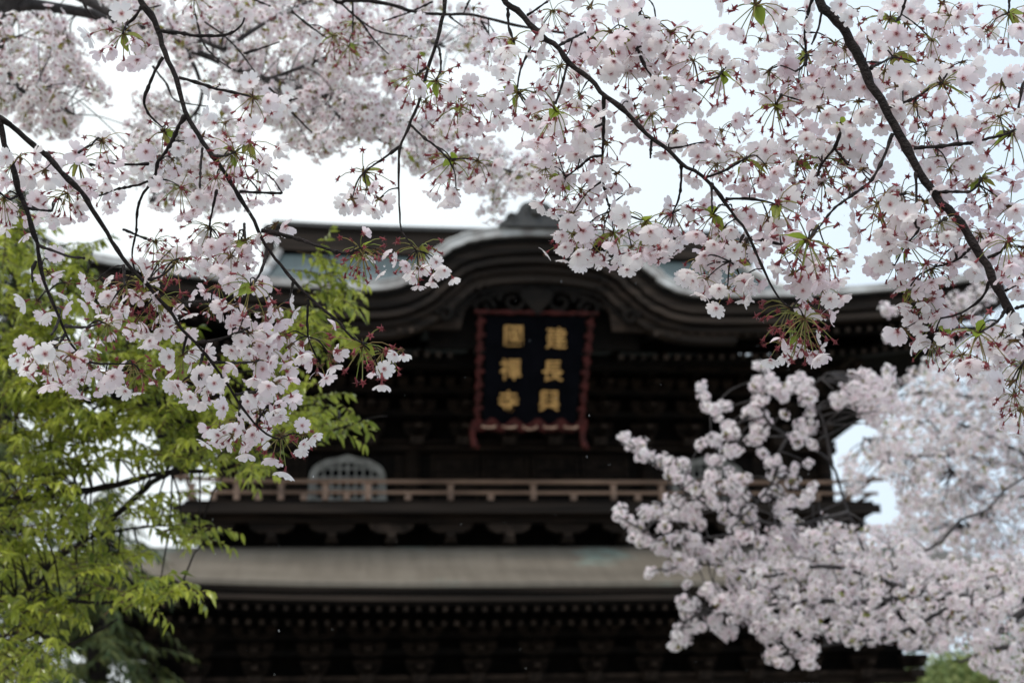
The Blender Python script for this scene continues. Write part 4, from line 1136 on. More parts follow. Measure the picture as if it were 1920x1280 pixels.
CL = """1:690,190 M 1.2 1|1:915,735 M 1.1 1|1:1410,545 M 1.1 0|1:440,910 M 1.2 1|1:880,900 F 1 0|1:1310,850 S 1.1 1|1:1390,800 M 1.0 1|1:1250,710 F 1 0
1:1170,1270 S 1.0 0|1:1330,1020 F 1.1 0|1:20,1110 S .9 0|1:110,900 F .8 0|1:60,930 M .8 0|1:90,1200 F .9 0|1:1090,-10 M 1.0 0|1:570,790 M .9 0|1:600,950 F .8 0|1:330,1130 F 1 0|1:470,1210 F .9 0|1:580,1090 F .9 0
1:1060,820 F .8 0|1:960,910 F .8 0|1:1010,1050 M 1 0|1:1540,590 F 1 0|1:1480,660 F .8 0|1:1230,490 P 1 0|1:1210,990 M .8 0|1:1540,1250 P 1 0|1:230,860 P 1.1 0|1:250,950 P 1.1 0|1:380,1080 S .9 0|1:1440,950 M 1.0 0|1:1130,760 P 1 0|1:1860,200 S 1.1 1
2:430,130 P .5 0|5:430,110 S 1.15 1|5:350,190 P .7 0|5:430,235 F .7 0|5:520,225 F .7 0|5:590,225 P .7 0
2:620,900 M 1.25 1|2:560,1040 F .7 0|2:640,1060 P .9 0|2:760,900 M .9 0|2:125,960 M 1.2 1|2:60,1110 P 1 0|2:140,1080 F .7 0|2:210,1110 P 1 0|2:530,450 M 1.1 1|2:420,425 S 1.2 1|2:650,600 S 1.2 1|2:720,550 M 1.0 0
2:380,230 F .9 0|2:450,160 F .8 0|2:470,590 F 1 0|2:640,520 M .8 0|2:850,620 F .9 0|2:740,70 F .8 0|2:740,150 F .8 0|2:770,700 P 1.1 0|2:960,245 F 1.2 1|2:985,520 M 1.2 1|2:1200,620 M 1.3 1|2:1230,1000 M 1.2 1|2:1330,830 M 1.1 1|2:1700,1240 M 1.2 1|2:1850,1190 M 1.0 0
2:1760,470 M 1.3 1|2:1560,200 F 1.2 1|2:45,260 S 1.2 1|2:70,130 S .9 1|2:1390,60 F 1.2 0|2:1440,120 F 1.2 0|2:1390,230 F 1.1 0|2:1500,200 F 1.2 0|2:1400,310 F 1.1 0|2:1490,290 F 1.0 0|2:1700,130 F 1.2 0|2:1760,160 F 1.3 0|2:1840,200 F 1.2 0|2:1850,290 F 1.1 0
2:1600,390 M 1.1 0|2:1680,320 F 1 0|2:1560,330 F 1 0|2:1840,500 F 1.2 0|2:1860,620 F 1.1 0|2:1640,620 F .9 0|2:1730,640 M 1 0|2:1800,640 F 1.1 0|2:1860,750 F 1.1 0|2:1080,540 F .9 0|2:1060,630 M 1 0|2:1110,690 F .8 0|2:1330,530 M .9 0|2:1390,620 F .9 0|2:1350,740 F 1.0 0
2:1200,770 F .9 0|2:1190,840 F .8 0|2:1480,820 F .9 0|2:1540,990 F .9 0|2:1140,940 M .9 0|2:1400,1150 F 1.1 0|2:1250,1130 F .9 0|2:1340,1080 F .9 0|2:1290,1220 F 1 0|2:1460,1240 F 1 0|2:870,250 F 1 0|2:830,310 F .9 0|2:1100,310 F 1 0|2:1120,250 F .8 0|2:1220,370 S .9 0|2:1250,170 F .8 0|2:1180,60 M .9 0|2:900,380 F .8 0
3:690,300 M 1.25 1|3:1180,310 M 1.4 1|3:1160,100 S 1.2 1|3:1450,470 M 1.3 1|3:1840,740 M 1.3 1|3:1670,1000 M 1.2 1|6:1260,80 M 1.4 1|3:350,890 M 1.2 1|3:530,1140 M 1.3 1|3:170,1200 M 1.1 1|3:405,30 M 1.35 1|3:520,590 S 1.3 1|3:220,415 M 1.2 1|3:1820,80 M 1.2 1|3:1780,490 F 1.1 0|3:1750,570 F .9 0|3:1770,650 M .9 0
3:780,890 S 1.2 1|3:880,890 S 1.1 1|3:780,1010 S 1.1 0|3:640,900 S 1.0 1|3:880,690 P .8 1|3:1220,1090 S 1.1 0|3:1440,1240 S .9 0|3:600,110 F 1 0|3:560,220 F .9 0|3:430,240 F .8 0|3:480,420 F 1.1 0|3:590,430 F 1.1 0|3:650,510 F 1.1 0|3:740,530 F 1.1 0|3:700,460 F 1 0|3:760,620 F 1.1 0|3:800,500 F 1 0|3:850,390 F 1.1 0|3:910,420 F 1.1 0|3:850,240 M .9 0|3:900,290 F .9 0
3:980,590 F 1 0|3:1120,610 F 1 0|3:1240,150 F 1.3 0|3:1350,130 F 1 0|3:1390,220 M .9 0|3:1420,370 F 1.1 0|3:1330,390 F 1 0|3:1200,510 F 1.1 0|3:1290,610 F 1 0|3:1350,620 F .8 0|3:960,80 F .9 0|3:1040,250 F .9 0|3:680,790 F 1.1 0|3:740,810 F .8 0|3:910,760 P 1 0|3:960,850 F 1 0|3:1040,820 F .9 0|3:1360,740 M 1 0|3:1010,940 P .9 0|3:1080,1030 F 1 0|3:930,1040 P 1 0|3:1090,1140 M 1.1 0|3:1100,1240 F 1.2 0|3:1200,1230 F 1 0|3:1250,1230 F .9 0
3:1350,1150 F 1.1 0|3:1420,900 F 1 0|3:1490,970 F 1 0|3:1520,830 F 1 0|3:1790,870 F 1.2 0|3:1740,1010 F 1.1 0|3:1830,1150 M 1.1 0|3:1510,400 M .9 0|3:1560,370 F .8 0|3:1480,690 P 1 0|3:1310,700 P 1 0|3:40,230 F 1.1 0|3:30,430 F 1.2 0|3:60,520 F 1.1 0|3:150,510 F .9 0|3:100,740 F 1 0|3:190,830 F .9 0|3:210,750 F .8 0|3:280,720 F .8 0|3:470,810 P 1.1 0|3:460,940 F .9 0|3:430,1010 P 1 0|3:50,870 F 1 0|3:110,920 F .9 0|3:190,920 M .8 0|3:280,1220 F .9 0|3:30,1190 F 1 0
3:650,1180 F .9 0|3:660,1090 M .9 0|3:480,1240 F 1 0|3:1450,40 F 1 0|3:1490,90 M .9 0|3:1490,220 F .8 0|3:1130,420 F .9 0|3:1700,170 M .8 0|3:60,340 M .9 0|3:260,370 F .8 0|3:1700,1110 F .8 0|3:330,330 F .9 0|3:1380,20 F 1 0
4:285,170 P .9 0|4:270,240 P .8 0|4:210,400 P 1.1 0|4:300,430 P 1 0|4:380,300 P .9 0|4:540,310 F .8 0|4:600,380 F 1 0|4:610,450 F .7 0|4:700,310 M .9 0|4:810,310 S 1.35 1|4:880,400 S 1.1 1|4:770,520 F .9 0|4:820,570 F .9 0|4:900,550 F .9 0|4:980,410 F .9 0|4:1000,540 P 1 0|4:600,530 S .9 0|4:650,620 F .8 0|4:280,680 M 1.2 0|4:160,690 F .9 0|4:200,750 F .9 0|4:280,780 F .9 0|4:350,760 F .8 0|4:440,700 M .9 0
4:500,750 M 1.1 0|4:420,800 P .9 0|4:590,800 P 1.1 0|4:740,760 S 1.0 0|4:790,800 M .9 0|4:1020,700 M 1.1 1|4:1110,850 F 1.1 0|4:1050,790 F .9 0|4:1160,790 F .9 0|4:1140,890 F .9 0|4:1230,880 F .8 0|4:1110,950 F .8 0|4:1020,870 F .8 0|4:1390,600 F 1 0|4:1400,660 F .8 0|4:1490,630 F 1 0|4:1510,700 F .9 0|4:1430,760 F .9 0|4:1500,800 F 1 0|4:1530,880 F 1 0|4:1560,940 F .9 0|4:1390,960 P 1 0|4:1450,1030 F .9 0|4:1340,1080 F 1.2 1|4:1230,1120 F 1 0|4:1380,1140 F 1.1 0|4:1300,1170 F .9 0
4:1620,670 F 1 0|4:1600,610 F .9 0|4:1720,610 M 1.2 0|4:1790,760 P 1 0|4:1840,700 P 1 0|4:1570,1150 M 1.3 0|4:1690,1170 F .8 0|4:1600,1260 F .8 0|4:1400,310 M 1.3 1|4:1220,340 F .9 0|4:1290,420 P 1.1 0|4:1390,470 F 1 0|4:1470,490 F 1 0|4:1550,460 F .9 0|4:1170,100 F 1 0|4:1240,100 F 1 0|4:1290,170 F 1 0|4:1330,90 F .8 0|4:1160,190 F .8 0|4:1250,240 M 1 0|4:980,180 S 1.1 0|4:880,210 F .8 0|4:950,120 P .8 0|4:1050,160 P .9 0|4:860,70 S 1.0 0|4:1370,60 S 1.1 1|4:1180,430 S .6 0
5:110,110 S 1.1 1|5:120,150 S .8 0|5:200,110 P .7 0|5:120,650 S 1.3 1|5:230,690 S .9 0|5:340,670 P .7 0|5:210,790 P .9 0|5:1330,20 M 1.2 0|5:1240,110 F .8 0|5:1360,140 F .9 0|5:1290,50 F .8 0|5:1520,20 M 1.2 1|5:1460,90 F .8 0|5:1620,120 F .9 0|5:1740,120 F .9 0|5:1750,30 F .9 0|5:1820,70 F .7 0
6:255,200 F 1.2 1|6:90,190 F .9 0|6:90,250 F .9 0|6:130,300 F .8 0|6:200,280 F .9 0|6:250,350 F .9 0|6:320,290 F .9 0|6:360,250 P 1 0|6:600,440 S 1.4 1|6:680,500 S 1.2 0|6:650,580 S 1.1 1|6:550,660 F .9 0|6:680,660 F .8 0|6:700,370 F .8 0|6:780,360 F .9 0|6:690,240 F .9 0|6:620,240 P 1.1 0|6:750,250 F .9 0|6:700,60 S 1.4 1|6:640,130 M .9 0|6:560,130 P 1 0|6:820,160 M .9 0
6:50,20 F .9 0|6:150,80 F .9 0|6:210,50 F .8 0|6:250,110 F .8 0|6:350,110 F .9 0|6:340,80 F .8 0|6:480,20 F .8 0|6:1120,150 P 1 0|6:1180,230 F .9 0|6:1350,200 M .9 0|6:1300,320 S 1 0|6:1350,380 S .9 0|6:1250,350 P .8 1|6:1390,230 S 1 0|6:1440,490 M 1.3 1|6:1230,560 P 1.2 0|6:1300,540 F .8 0|6:1290,660 F 1.0 0|6:1390,640 S .9 0|6:1330,430 F .8 0|6:1650,580 M 1.3 1|6:1720,690 F .7 0|6:1850,620 P 1.1 0|6:1560,490 P .9 0|6:1560,700 S .9 0
6:1815,70 M 1.2 0|6:1800,220 F .9 0|6:1640,180 P 1 0|6:1520,110 F .9 0|6:1490,70 F .8 0|6:1660,50 F .9 0|6:1590,20 F .9 0|6:1860,260 F .9 0|6:1900,750 M 1.4 1|6:1840,850 P 1.1 0|6:1850,920 S .9 0|6:1890,1000 S .9 0|6:1900,120 F .9 0|6:1780,580 M .8 0"""
items = []; extra_tw = []
for tok in CL.replace('\n', '|').split('|'):
    c, kind, sz, lf = tok.split(); rg, xy = c.split(':'); x, y = map(float, xy.split(','))
    x, y = z(int(rg), x, y)
    if kind == 'F':
        y -= 8
        if rnd.random() < (.17 if int(rg) != 4 else .28): continue
    d = near_depth(x, y) + .025 + abs(rnd.gauss(0, .05)) - (.05 if rnd.random() < .15 else 0)
    loc = pt(x, y, d) - NO
    items.append((kind, loc, float(sz) * (.92 if int(rg) == 4 else 1) * (.94 if kind in 'MS' else 1.0), lf == '1'))
    extra_tw.append((x, y, d))
# short spurs that carry the clusters not sitting on a drawn twig
sp_ = MB()
NP0 = list(NEAR_PTS)
for x, y, d in extra_tw:
    best = min(NP0, key=lambda q: (q[0] - x) ** 2 + (q[1] - y) ** 2 + ((q[2] - d) * 900) ** 2)
    dist = math.hypot(best[0] - x, best[1] - y)
    if 8 < dist < 75:
        a = pt(*best); b = pt(x, y, d); mid = a.lerp(b, .5) + Vector((random.uniform(-.004, .004), random.uniform(-.01, .01), .006))
        P, rr = knobby([a - NO, mid - NO, b - NO], .0011, .0008, .7, .005); sp_.tube(P, rr, 5, .1)
o = sp_.build('spurs', M['bark'], near, smooth=True); o['kind'] = 'stuff'
dress(near, items, 100)
# ------------------------------------------------------------------ nearest point on a set of boughs -> short twigs
def connect(tree, org, reg, items, r0=.0022, r1=.0012, maxd=.9, mt='bark_mid', name='twigs'):
    b = MB()
    for kind, loc, s, lf in items:
        w_ = loc + org; best = None; bd = 9
        for q in reg:
            d = (q - w_).length + random.random() * .05
            if d < bd: bd, best = d, q
        if best is None or bd < .03 or bd > maxd: continue
        mid = best.lerp(w_, .5) + Vector((random.uniform(-.1, .1), random.uniform(-.1, .1), random.uniform(-.02, .12))) * bd
        P, rr = knobby([best - org, mid - org, loc], r0, r1, .5, .02); b.tube(P, rr, 5, .1)
        reg_extra.append(mid)
    if b.v: o = b.build(name, M[mt], tree, smooth=True); o['kind'] = 'stuff'
reg_extra = []
def bough3(tree, org, px, ds, r0, r1, mt='bark_mid', lead=None, kn=.25, step=.03, out_=None):
    pts = [pt(x, y, d) for (x, y), d in zip(px, ds)]
    full = ([Vector(l) for l in lead] if lead else []) + pts
    P, rr = knobby(full, r0, r1, kn, step); b = MB(); b.tube([p - org for p in P], rr, 8, .07)
    b.build('branch', M[mt], tree, smooth=True)
    if out_ is not None: out_ += P
def ds(a, b, n): return [a + (b - a) * i / (n - 1) for i in range(n)]
def inpoly(x, y, P):
    c = False; j = len(P) - 1
    for i in range(len(P)):
        if (P[i][1] > y) != (P[j][1] > y) and x < (P[j][0] - P[i][0]) * (y - P[i][1]) / (P[j][1] - P[i][1]) + P[i][0]: c = not c
        j = i
    return c
def scatter(P, n, mind, holes=(), rn=rnd):
    xs = [p[0] for p in P]; ys = [p[1] for p in P]; o = []; tr = 0
    while len(o) < n and tr < n * 60:
        tr += 1; x = rn.uniform(min(xs), max(xs)); y = rn.uniform(min(ys), max(ys))
        if not inpoly(x, y, P): continue
        if any(((x - a) / rx) ** 2 + ((y - b) / ry) ** 2 < 1 for a, b, rx, ry in holes): continue
        if any((x - a) ** 2 + (y - b) ** 2 < mind * mind for a, b in o): continue
        o.append((x, y))
    return o

# ------------------------------------------------------------------ second cherry tree, upper left, beyond the near one
mo = Vector((-3.2, 4.2, 0)); midt = empty('cherry_tree', mo)
tag(midt, 'cherry tree with the thick grey bough at upper left, blossom massed behind the near twigs', 'cherry tree')
mr = []
tk = pt(20, 20, 4.4)
P, rr = knobby([mo, mo + Vector((.1, .0, 1.4)), pt(-200, 420, 4.1), pt(-60, 140, 4.1), pt(5, 20, 4.0), pt(50, -60, 4.0), pt(120, -300, 3.9)], .15, .022, .1, .08)
b = MB(); b.tube([p - mo for p in P], rr, 12, .05); b.build('trunk', M['bark_mid'], midt, smooth=True)
bough3(midt, mo, [(15, 10), (85, 12), (160, 25), (235, 50), (300, 62), (345, 85), (420, 120), (500, 150), (600, 178), (700, 210), (780, 236), (860, 275), (930, 300)], ds(4.0, 4.2, 13), .0165, .003, out_=mr)
bough3(midt, mo, [(145, -10), (190, 15), (235, 38), (290, 55), (350, 65), (420, 95)], ds(4.0, 3.9, 6), .015, .005, out_=mr)
bough3(midt, mo, [(10, 130), (40, 170), (80, 190), (140, 215)], ds(4.0, 4.1, 4), .008, .003, out_=mr)
bough3(midt, mo, [(-40, 60), (10, 72), (38, 67)], ds(3.9, 3.9, 3), .004, .003, out_=mr)
bough3(midt, mo, [(-60, 140), (20, 158), (78, 166)], ds(3.8, 3.8, 3), .004, .003, out_=mr)
bough3(midt, mo, [(420, 95), (470, 60), (540, 20), (640, -20)], ds(3.9, 4.1, 4), .007, .003, out_=mr)
bough3(midt, mo, [(500, 150), (580, 120), (660, 90), (760, 70), (840, 90)], ds(4.0, 4.2, 5), .006, .003, out_=mr)
bough3(midt, mo, [(345, 85), (380, 180), (330, 260), (300, 340), (280, 380)], ds(4.0, 4.2, 5), .006, .002, out_=mr)
bough3(midt, mo, [(600, 178), (650, 230), (760, 280), (880, 300), (990, 330)], ds(4.1, 4.2, 5), .006, .002, out_=mr)
MID = [([(-10, 20), (60, 25), (130, 50), (140, 110), (110, 160), (125, 200), (148, 240), (120, 262), (60, 240), (20, 215), (-10, 210)], 58, [(75, 22, 30, 10)]),
       ([(150, -10), (330, -10), (640, -10), (645, 110), (640, 200), (560, 200), (470, 170), (420, 150), (330, 160), (270, 110), (190, 60)], 120, [(215, 25, 26, 14), (345, 25, 30, 12), (365, 140, 20, 12)]),
       ([(640, -10), (830, -10), (820, 110), (760, 170), (725, 180), (700, 150), (640, 180)], 48, [(770, 40, 14, 20)]),
       ([(250, 195), (330, 185), (430, 200), (440, 250), (420, 330), (440, 390), (380, 400), (330, 385), (260, 370), (240, 340), (250, 250)], 46, [(300, 240, 25, 22), (395, 210, 25, 14)]),
       ([(440, 130), (560, 160), (650, 190), (660, 270), (600, 290), (530, 280), (480, 220)], 36, [(400, 215, 30, 20)]),
       ([(640, 175), (720, 185), (760, 230), (730, 268), (660, 262)], 20, []),
       ([(725, 225), (860, 215), (880, 260), (940, 290), (1030, 300), (1040, 335), (985, 352), (890, 350), (830, 325), (790, 318), (740, 280)], 56, [(900, 250, 20, 16)]),
       ([(840, 60), (900, 40), (905, 95), (860, 105)], 7, []),
       ([(905, 370), (945, 365), (935, 400), (915, 405)], 3, []),
       ([(140, 125), (170, 125), (170, 160), (200, 165), (200, 180), (165, 180), (140, 155)], 5, [])]
it = []
for P, n, holes in MID:
    for x, y in scatter(P, int(n * 1.22), 10, holes):
        it.append(('c', pt(x, y, rnd.uniform(3.75, 4.6)) - mo, rnd.uniform(.78, 1.0), rnd.random() < .18))
connect(midt, mo, mr, it, .0018, .001, .4)
dress(midt, it, 100)

# ------------------------------------------------------------------ cherry tree on the right, blurred, in front of the gate
ro = Vector((5.2, 6.4, 0)); rt_ = empty('cherry_tree', ro)
tag(rt_, 'white-flowered cherry tree at lower right reaching in front of the gate balcony', 'cherry tree')
rr_ = []
P, rr2 = knobby([ro, ro + Vector((-.05, 0, .9)), pt(2350, 1350, 6.5), pt(2280, 1180, 6.5), pt(2250, 900, 6.6), pt(2200, 500, 6.6)], .17, .05, .1, .08)
b = MB(); b.tube([p - ro for p in P], rr2, 12, .05); b.build('trunk', M['bark_mid'], rt_, smooth=True)
BR = [([(2260, 1140), (2080, 1160), (1930, 1145), (1880, 1180), (1810, 1120), (1720, 1110), (1640, 1080), (1560, 1030)], 6.4, 6.3, .030, .010),
      ([(1640, 1080), (1590, 960), (1560, 870), (1520, 840), (1478, 819), (1388, 815), (1340, 760), (1310, 730)], 6.6, 6.2, .008, .003),
      ([(1478, 819), (1440, 790), (1430, 760), (1440, 720), (1425, 690)], 6.1, 6.0, .008, .003),
      ([(1560, 870), (1540, 780), (1510, 740), (1550, 700)], 6.2, 6.2, .008, .003),
      ([(1478, 819), (1460, 850), (1450, 900), (1420, 940), (1370, 990)], 6.1, 6.0, .008, .003),
      ([(1590, 960), (1480, 985), (1420, 975), (1340, 950), (1290, 925), (1240, 880), (1200, 850), (1160, 825)], 6.2, 5.9, .010, .0025),
      ([(1420, 975), (1370, 1000), (1300, 1010), (1240, 1015), (1190, 985), (1155, 965)], 6.1, 5.9, .007, .002),
      ([(1640, 1080), (1540, 1060), (1440, 1080), (1360, 1060), (1290, 1060), (1250, 1070)], 6.3, 6.0, .012, .002),
      ([(1720, 1110), (1620, 1130), (1520, 1125), (1430, 1135), (1350, 1150), (1290, 1160), (1265, 1200)], 6.4, 6.0, .014, .003),
      ([(1810, 1120), (1700, 1180), (1620, 1200), (1540, 1210), (1450, 1240)], 6.4, 6.2, .012, .003),
      ([(1880, 1180), (1830, 1230), (1870, 1260)], 6.4, 6.3, .012, .003),
      ([(1660, 1075), (1720, 1040), (1770, 1010), (1800, 975), (1850, 955), (1895, 910), (1990, 860)], 6.3, 6.6, .007, .004),
      ([(1920, 1210), (1870, 1215), (1800, 1240)], 6.3, 6.3, .014, .006)]
for px, a, c, r0, r1 in BR: bough3(rt_, ro, px, ds(a, c, len(px)), r0, r1, out_=rr_)
TA = """750,280 770,350 790,440 860,460 940,430 890,530 950,590 1010,640 960,650 830,690 740,740 860,720 880,860 830,870 960,790 1040,790 130,680 190,740 260,740 300,830 270,810 340,830 430,860 500,880 560,900 620,900 500,960 560,1010 620,1020 660,1080 700,1110 820,990 860,980 800,1060 820,1120 980,970 1010,1030 930,1080 1000,1100 1060,1010 1120,1000 1050,1110 1070,1150 480,1170 560,1180
1210,110 1260,130 1190,220 1240,230 1300,220 1180,280 1250,290 1310,290 1260,350 1200,380 1230,390 1370,320 1410,350 1400,290 1450,290 1500,240 1540,200 1590,250 1560,310 1120,480 1170,460 1240,520 1250,570 1190,590 1220,640 1150,700 1210,700 1410,500 1240,810 1290,880 1350,860 1350,970 1320,990 1370,940 1490,930 1470,1030 1600,890 1260,1140 1350,1110 1540,600 1500,670 1560,650 1620,580 1520,720 1600,380 1620,480 1620,620 1640,740 1640,330
100,1260 300,1260 380,1260 480,1240 620,1260 700,1240 760,1210 840,1200 900,1230 1010,1230 1150,1250 1370,1240 1400,1200 1460,1190 1550,1200 1600,1150 1640,1080"""
TC = """80,30 150,70 190,110 240,110 220,200 290,190 270,230 330,240 390,260 440,240 440,300 300,20 380,20 460,30 530,30 600,20 700,20 440,120 690,80 750,100 510,220 560,200 620,190 620,240 700,220 680,290 740,280 800,300 640,320 720,340 800,370 560,360 600,410 540,430 480,450 670,400 700,430 640,470 860,300 910,280 950,250 1000,200 1060,170 1100,200 1050,230 1030,120 1060,60 930,40 1000,90 1140,150 1180,80 1130,30 1230,220 1200,240 1320,190 1400,180 1460,200 1430,50 1380,10 1540,260 1620,200 320,490 360,470 630,580 850,600 790,620 880,650 830,690 880,720 930,690 990,550 1020,580 600,720 610,790 640,810 700,730 690,800 570,920 560,990 610,1000 550,1060 530,1070 690,910 650,930 740,920 830,860 880,840 860,900 930,960 960,980 1000,950 1010,720 1070,700 980,760 1060,770 1130,720 1180,680 1040,840 1110,850 1180,830 1180,920 1290,900 1350,930 1330,880 1240,1000 1320,980 1300,1180 1340,1110 1290,1140 1370,1190 1440,1200 1480,1040 1540,1120 1500,1100 1590,1060 1450,1010 1620,1220 1600,1180 1640,1100"""
it = []
for s_, oy in ((TA, 660), (TC, 960)):
    for tk_ in s_.split():
        x, y = map(float, tk_.split(',')); big = (x, y) not in ((320, 490), (360, 470), (630, 580), (1260, 1140), (1600, 890))
        it.append(('B', pt(1140 + x / 4.267, oy + y / 4.267, rnd.uniform(5.9, 6.3)) - ro, rnd.uniform(.74, .92) if big else .7, rnd.random() < .12))
        if big and rnd.random() < .2: it.append(('b', pt(1140 + x / 4.267 + rnd.uniform(-9, 9), oy + y / 4.267 + rnd.uniform(-8, 8), rnd.uniform(5.9, 6.4)) - ro, rnd.uniform(.5, .8), False))
DP = [(1340, 1035), (1420, 1045), (1460, 1000), (1480, 970), (1530, 1000), (1555, 960), (1580, 1005), (1610, 975), (1660, 1000), (1700, 1000), (1760, 1040), (1830, 1060), (1930, 1050), (1930, 1290), (1850, 1265), (1800, 1215), (1730, 1215), (1660, 1200), (1600, 1205), (1540, 1190), (1480, 1175), (1420, 1160), (1370, 1165), (1350, 1140), (1400, 1090), (1350, 1070)]
HO = [(1650, 1165, 14, 9), (1678, 1152, 9, 9), (1577, 1180, 10, 8), (1543, 1188, 8, 8), (1885, 1185, 22, 12), (1765, 1043, 20, 14), (1455, 1150, 14, 8), (1720, 1115, 26, 5)]
for x, y in scatter(DP, 380, 12, HO): it.append(('B' if rnd.random() < .65 else 'c', pt(x, y, rnd.uniform(5.7, 7.0)) - ro, rnd.uniform(.72, .95), rnd.random() < .3))
DP2 = [(1585, 720), (1600, 690), (1640, 700), (1665, 690), (1680, 740), (1700, 760), (1640, 800), (1625, 790), (1600, 760), (1570, 770), (1560, 750)]
for x, y in scatter(DP2, 34, 11): it.append(('B', pt(x, y, rnd.uniform(6.0, 6.4)) - ro, rnd.uniform(.8, 1.0), rnd.random() < .2))
for x, y in ((1663, 584), (1676, 584), (1664, 630), (1672, 636), (1660, 577)): it.append(('B', pt(x, y, 6.2) - ro, .8, False))
connect(rt_, ro, rr_, it, .0035, .0018, .28)
dress(rt_, it, 100)

# ------------------------------------------------------------------ paler cherry tree behind it
qo = Vector((6.6, 10.0, 0)); qt = empty('cherry_tree', qo)
tag(qt, 'pinkish cherry tree farthest right, its fine twigs against the white sky', 'cherry tree')
qr = []
P, rr2 = knobby([qo, qo + Vector((0, 0, 1.5)), pt(2450, 1200, 9.6), pt(2380, 1000, 9.5), pt(2350, 600, 9.4)], .2, .06, .1, .1)
b = MB(); b.tube([p - qo for p in P], rr2, 12, .05); b.build('trunk', M['bark_mid'], qt, smooth=True)
for px, a, c, r0, r1 in [([(2380, 1000), (2150, 940), (2000, 890), (1920, 875), (1860, 865), (1800, 850), (1760, 855), (1680, 850), (1620, 820)], 9.5, 9.0, .04, .004),
      ([(2360, 800), (2150, 740), (1980, 745), (1880, 745), (1800, 742), (1740, 738), (1680, 742)], 9.4, 9.0, .035, .004),
      ([(1860, 865), (1830, 910), (1780, 880)], 9.2, 9.0, .010, .006), ([(2250, 1000), (2050, 950), (1920, 930), (1850, 960), (1810, 990)], 9.4, 9.2, .03, .006),
      ([(1980, 745), (1900, 680), (1840, 600), (1790, 560)], 9.2, 8.8, .02, .004), ([(1760, 855), (1755, 800), (1765, 780)], 9.1, 9.0, .006, .003),
      ([(2000, 900), (1900, 840), (1820, 800), (1740, 790)], 9.2, 9.0, .015, .004)]:
    bough3(qt, qo, px, ds(a, c, len(px)), r0, r1, out_=qr)
QP = [(1700, 700), (1740, 680), (1770, 660), (1820, 640), (1930, 600), (1930, 1080), (1850, 1050), (1790, 1010), (1700, 1050), (1660, 990), (1690, 930), (1655, 890), (1640, 865), (1620, 850), (1640, 800), (1700, 760)]
QH = [(1790, 665, 22, 16), (1806, 720, 14, 18), (1755, 770, 14, 8), (1640, 920, 30, 40), (1668, 965, 22, 18), (1770, 902, 16, 12), (1790, 975, 26, 14), (1870, 850, 16, 8), (1900, 830, 12, 10), (1870, 890, 20, 10), (1895, 985, 20, 14), (1830, 1010, 30, 10)]
it = []
for x, y in scatter(QP, 400, 10, QH): it.append(('b' if rnd.random() < .5 else 'c', pt(x, y, rnd.uniform(8.2, 9.8)) - qo, rnd.uniform(.95, 1.25), rnd.random() < .12))
for P_, n in (([(1575, 860), (1605, 855), (1615, 900), (1610, 925), (1590, 920)], 12), ([(1770, 560), (1800, 545), (1850, 530), (1860, 560), (1800, 590), (1775, 600)], 20), ([(1855, 480), (1930, 440), (1930, 560), (1870, 540)], 9), ([(1700, 930), (1840, 960), (1860, 1050), (1760, 1040), (1700, 1010)], 34), ([(1640, 830), (1700, 830), (1720, 870), (1660, 880)], 10)):
    for x, y in scatter(P_, n, 8): it.append(('b', pt(x, y, rnd.uniform(8.4, 9.4)) - qo, 1.05, False))
connect(qt, qo, qr, it, .004, .002, .5)
dress(qt, it, 100)

# ------------------------------------------------------------------ young-leaved tree on the left
M['gleaf'] = leafy('fresh_green_leaf', (.57, .61, .09), (.09, .15, .022), None, .55, .22, .9)
M['gstem'] = leafy('reddish_leaf_stem', (.10, .05, .025), (.16, .10, .04), None, .1, .6)
GM = [M['gleaf'], M['gstem']]
def spray(n=13, L0=.30):
    t = T(); P = []; d = Vector((1, 0, rnd.uniform(-.05, .15)))
    p = Vector((0, 0, 0)); bend = rnd.uniform(-.3, .3)
    base_t = rnd.random() * .8
    for i in range(n + 1):
        P.append(p.copy()); p = p + d * (L0 / n); d = (d + Vector((0, bend / n, -.55 / n))).normalized()
    t.mat = 1
    for i in range(n): thin(t, P[i], P[i + 1], .0022 * (1 - .7 * i / n), .0022 * (1 - .7 * (i + 1) / n), rnd.random(), 3)
    for i in range(1, n + 1):
        ax = (P[i] - P[i - 1]).normalized(); sd = 1 if i % 2 else -1
        for r_ in range(2 if i > 2 and rnd.random() < .8 else 1):
            D = ax * rnd.uniform(-.2, 1.0) + Vector((rnd.gauss(0, .25), sd * rnd.uniform(.1, 1.1), rnd.uniform(-1.1, .35))); sd = -sd
            leaf(t, P[i], D, rnd.uniform(.017, .036), rnd.uniform(.0046, .0075), min(1, max(0, base_t * .7 + rnd.uniform(-.2, .4))), 0, .4, rnd.uniform(.2, .6))
    return t
SPR = [spray(rnd.randint(10, 16), rnd.uniform(.12, .23)) for _ in range(18)]
go = Vector((-2.9, 3.4, 0)); gt = empty('leafy_tree', go)
tag(gt, 'young tree with fresh yellow-green leaves filling the lower left', 'tree')
gr = []; GPX = []
P, rr2 = knobby([go, go + Vector((.05, .1, .8)), pt(-420, 1250, 4.2), pt(-300, 1050, 4.2), pt(-330, 700, 4.3), pt(-300, 300, 4.35)], .12, .03, .1, .07)
b = MB(); b.tube([p - go for p in P], rr2, 10, .05); b.build('trunk', M['bark_mid'], gt, smooth=True)
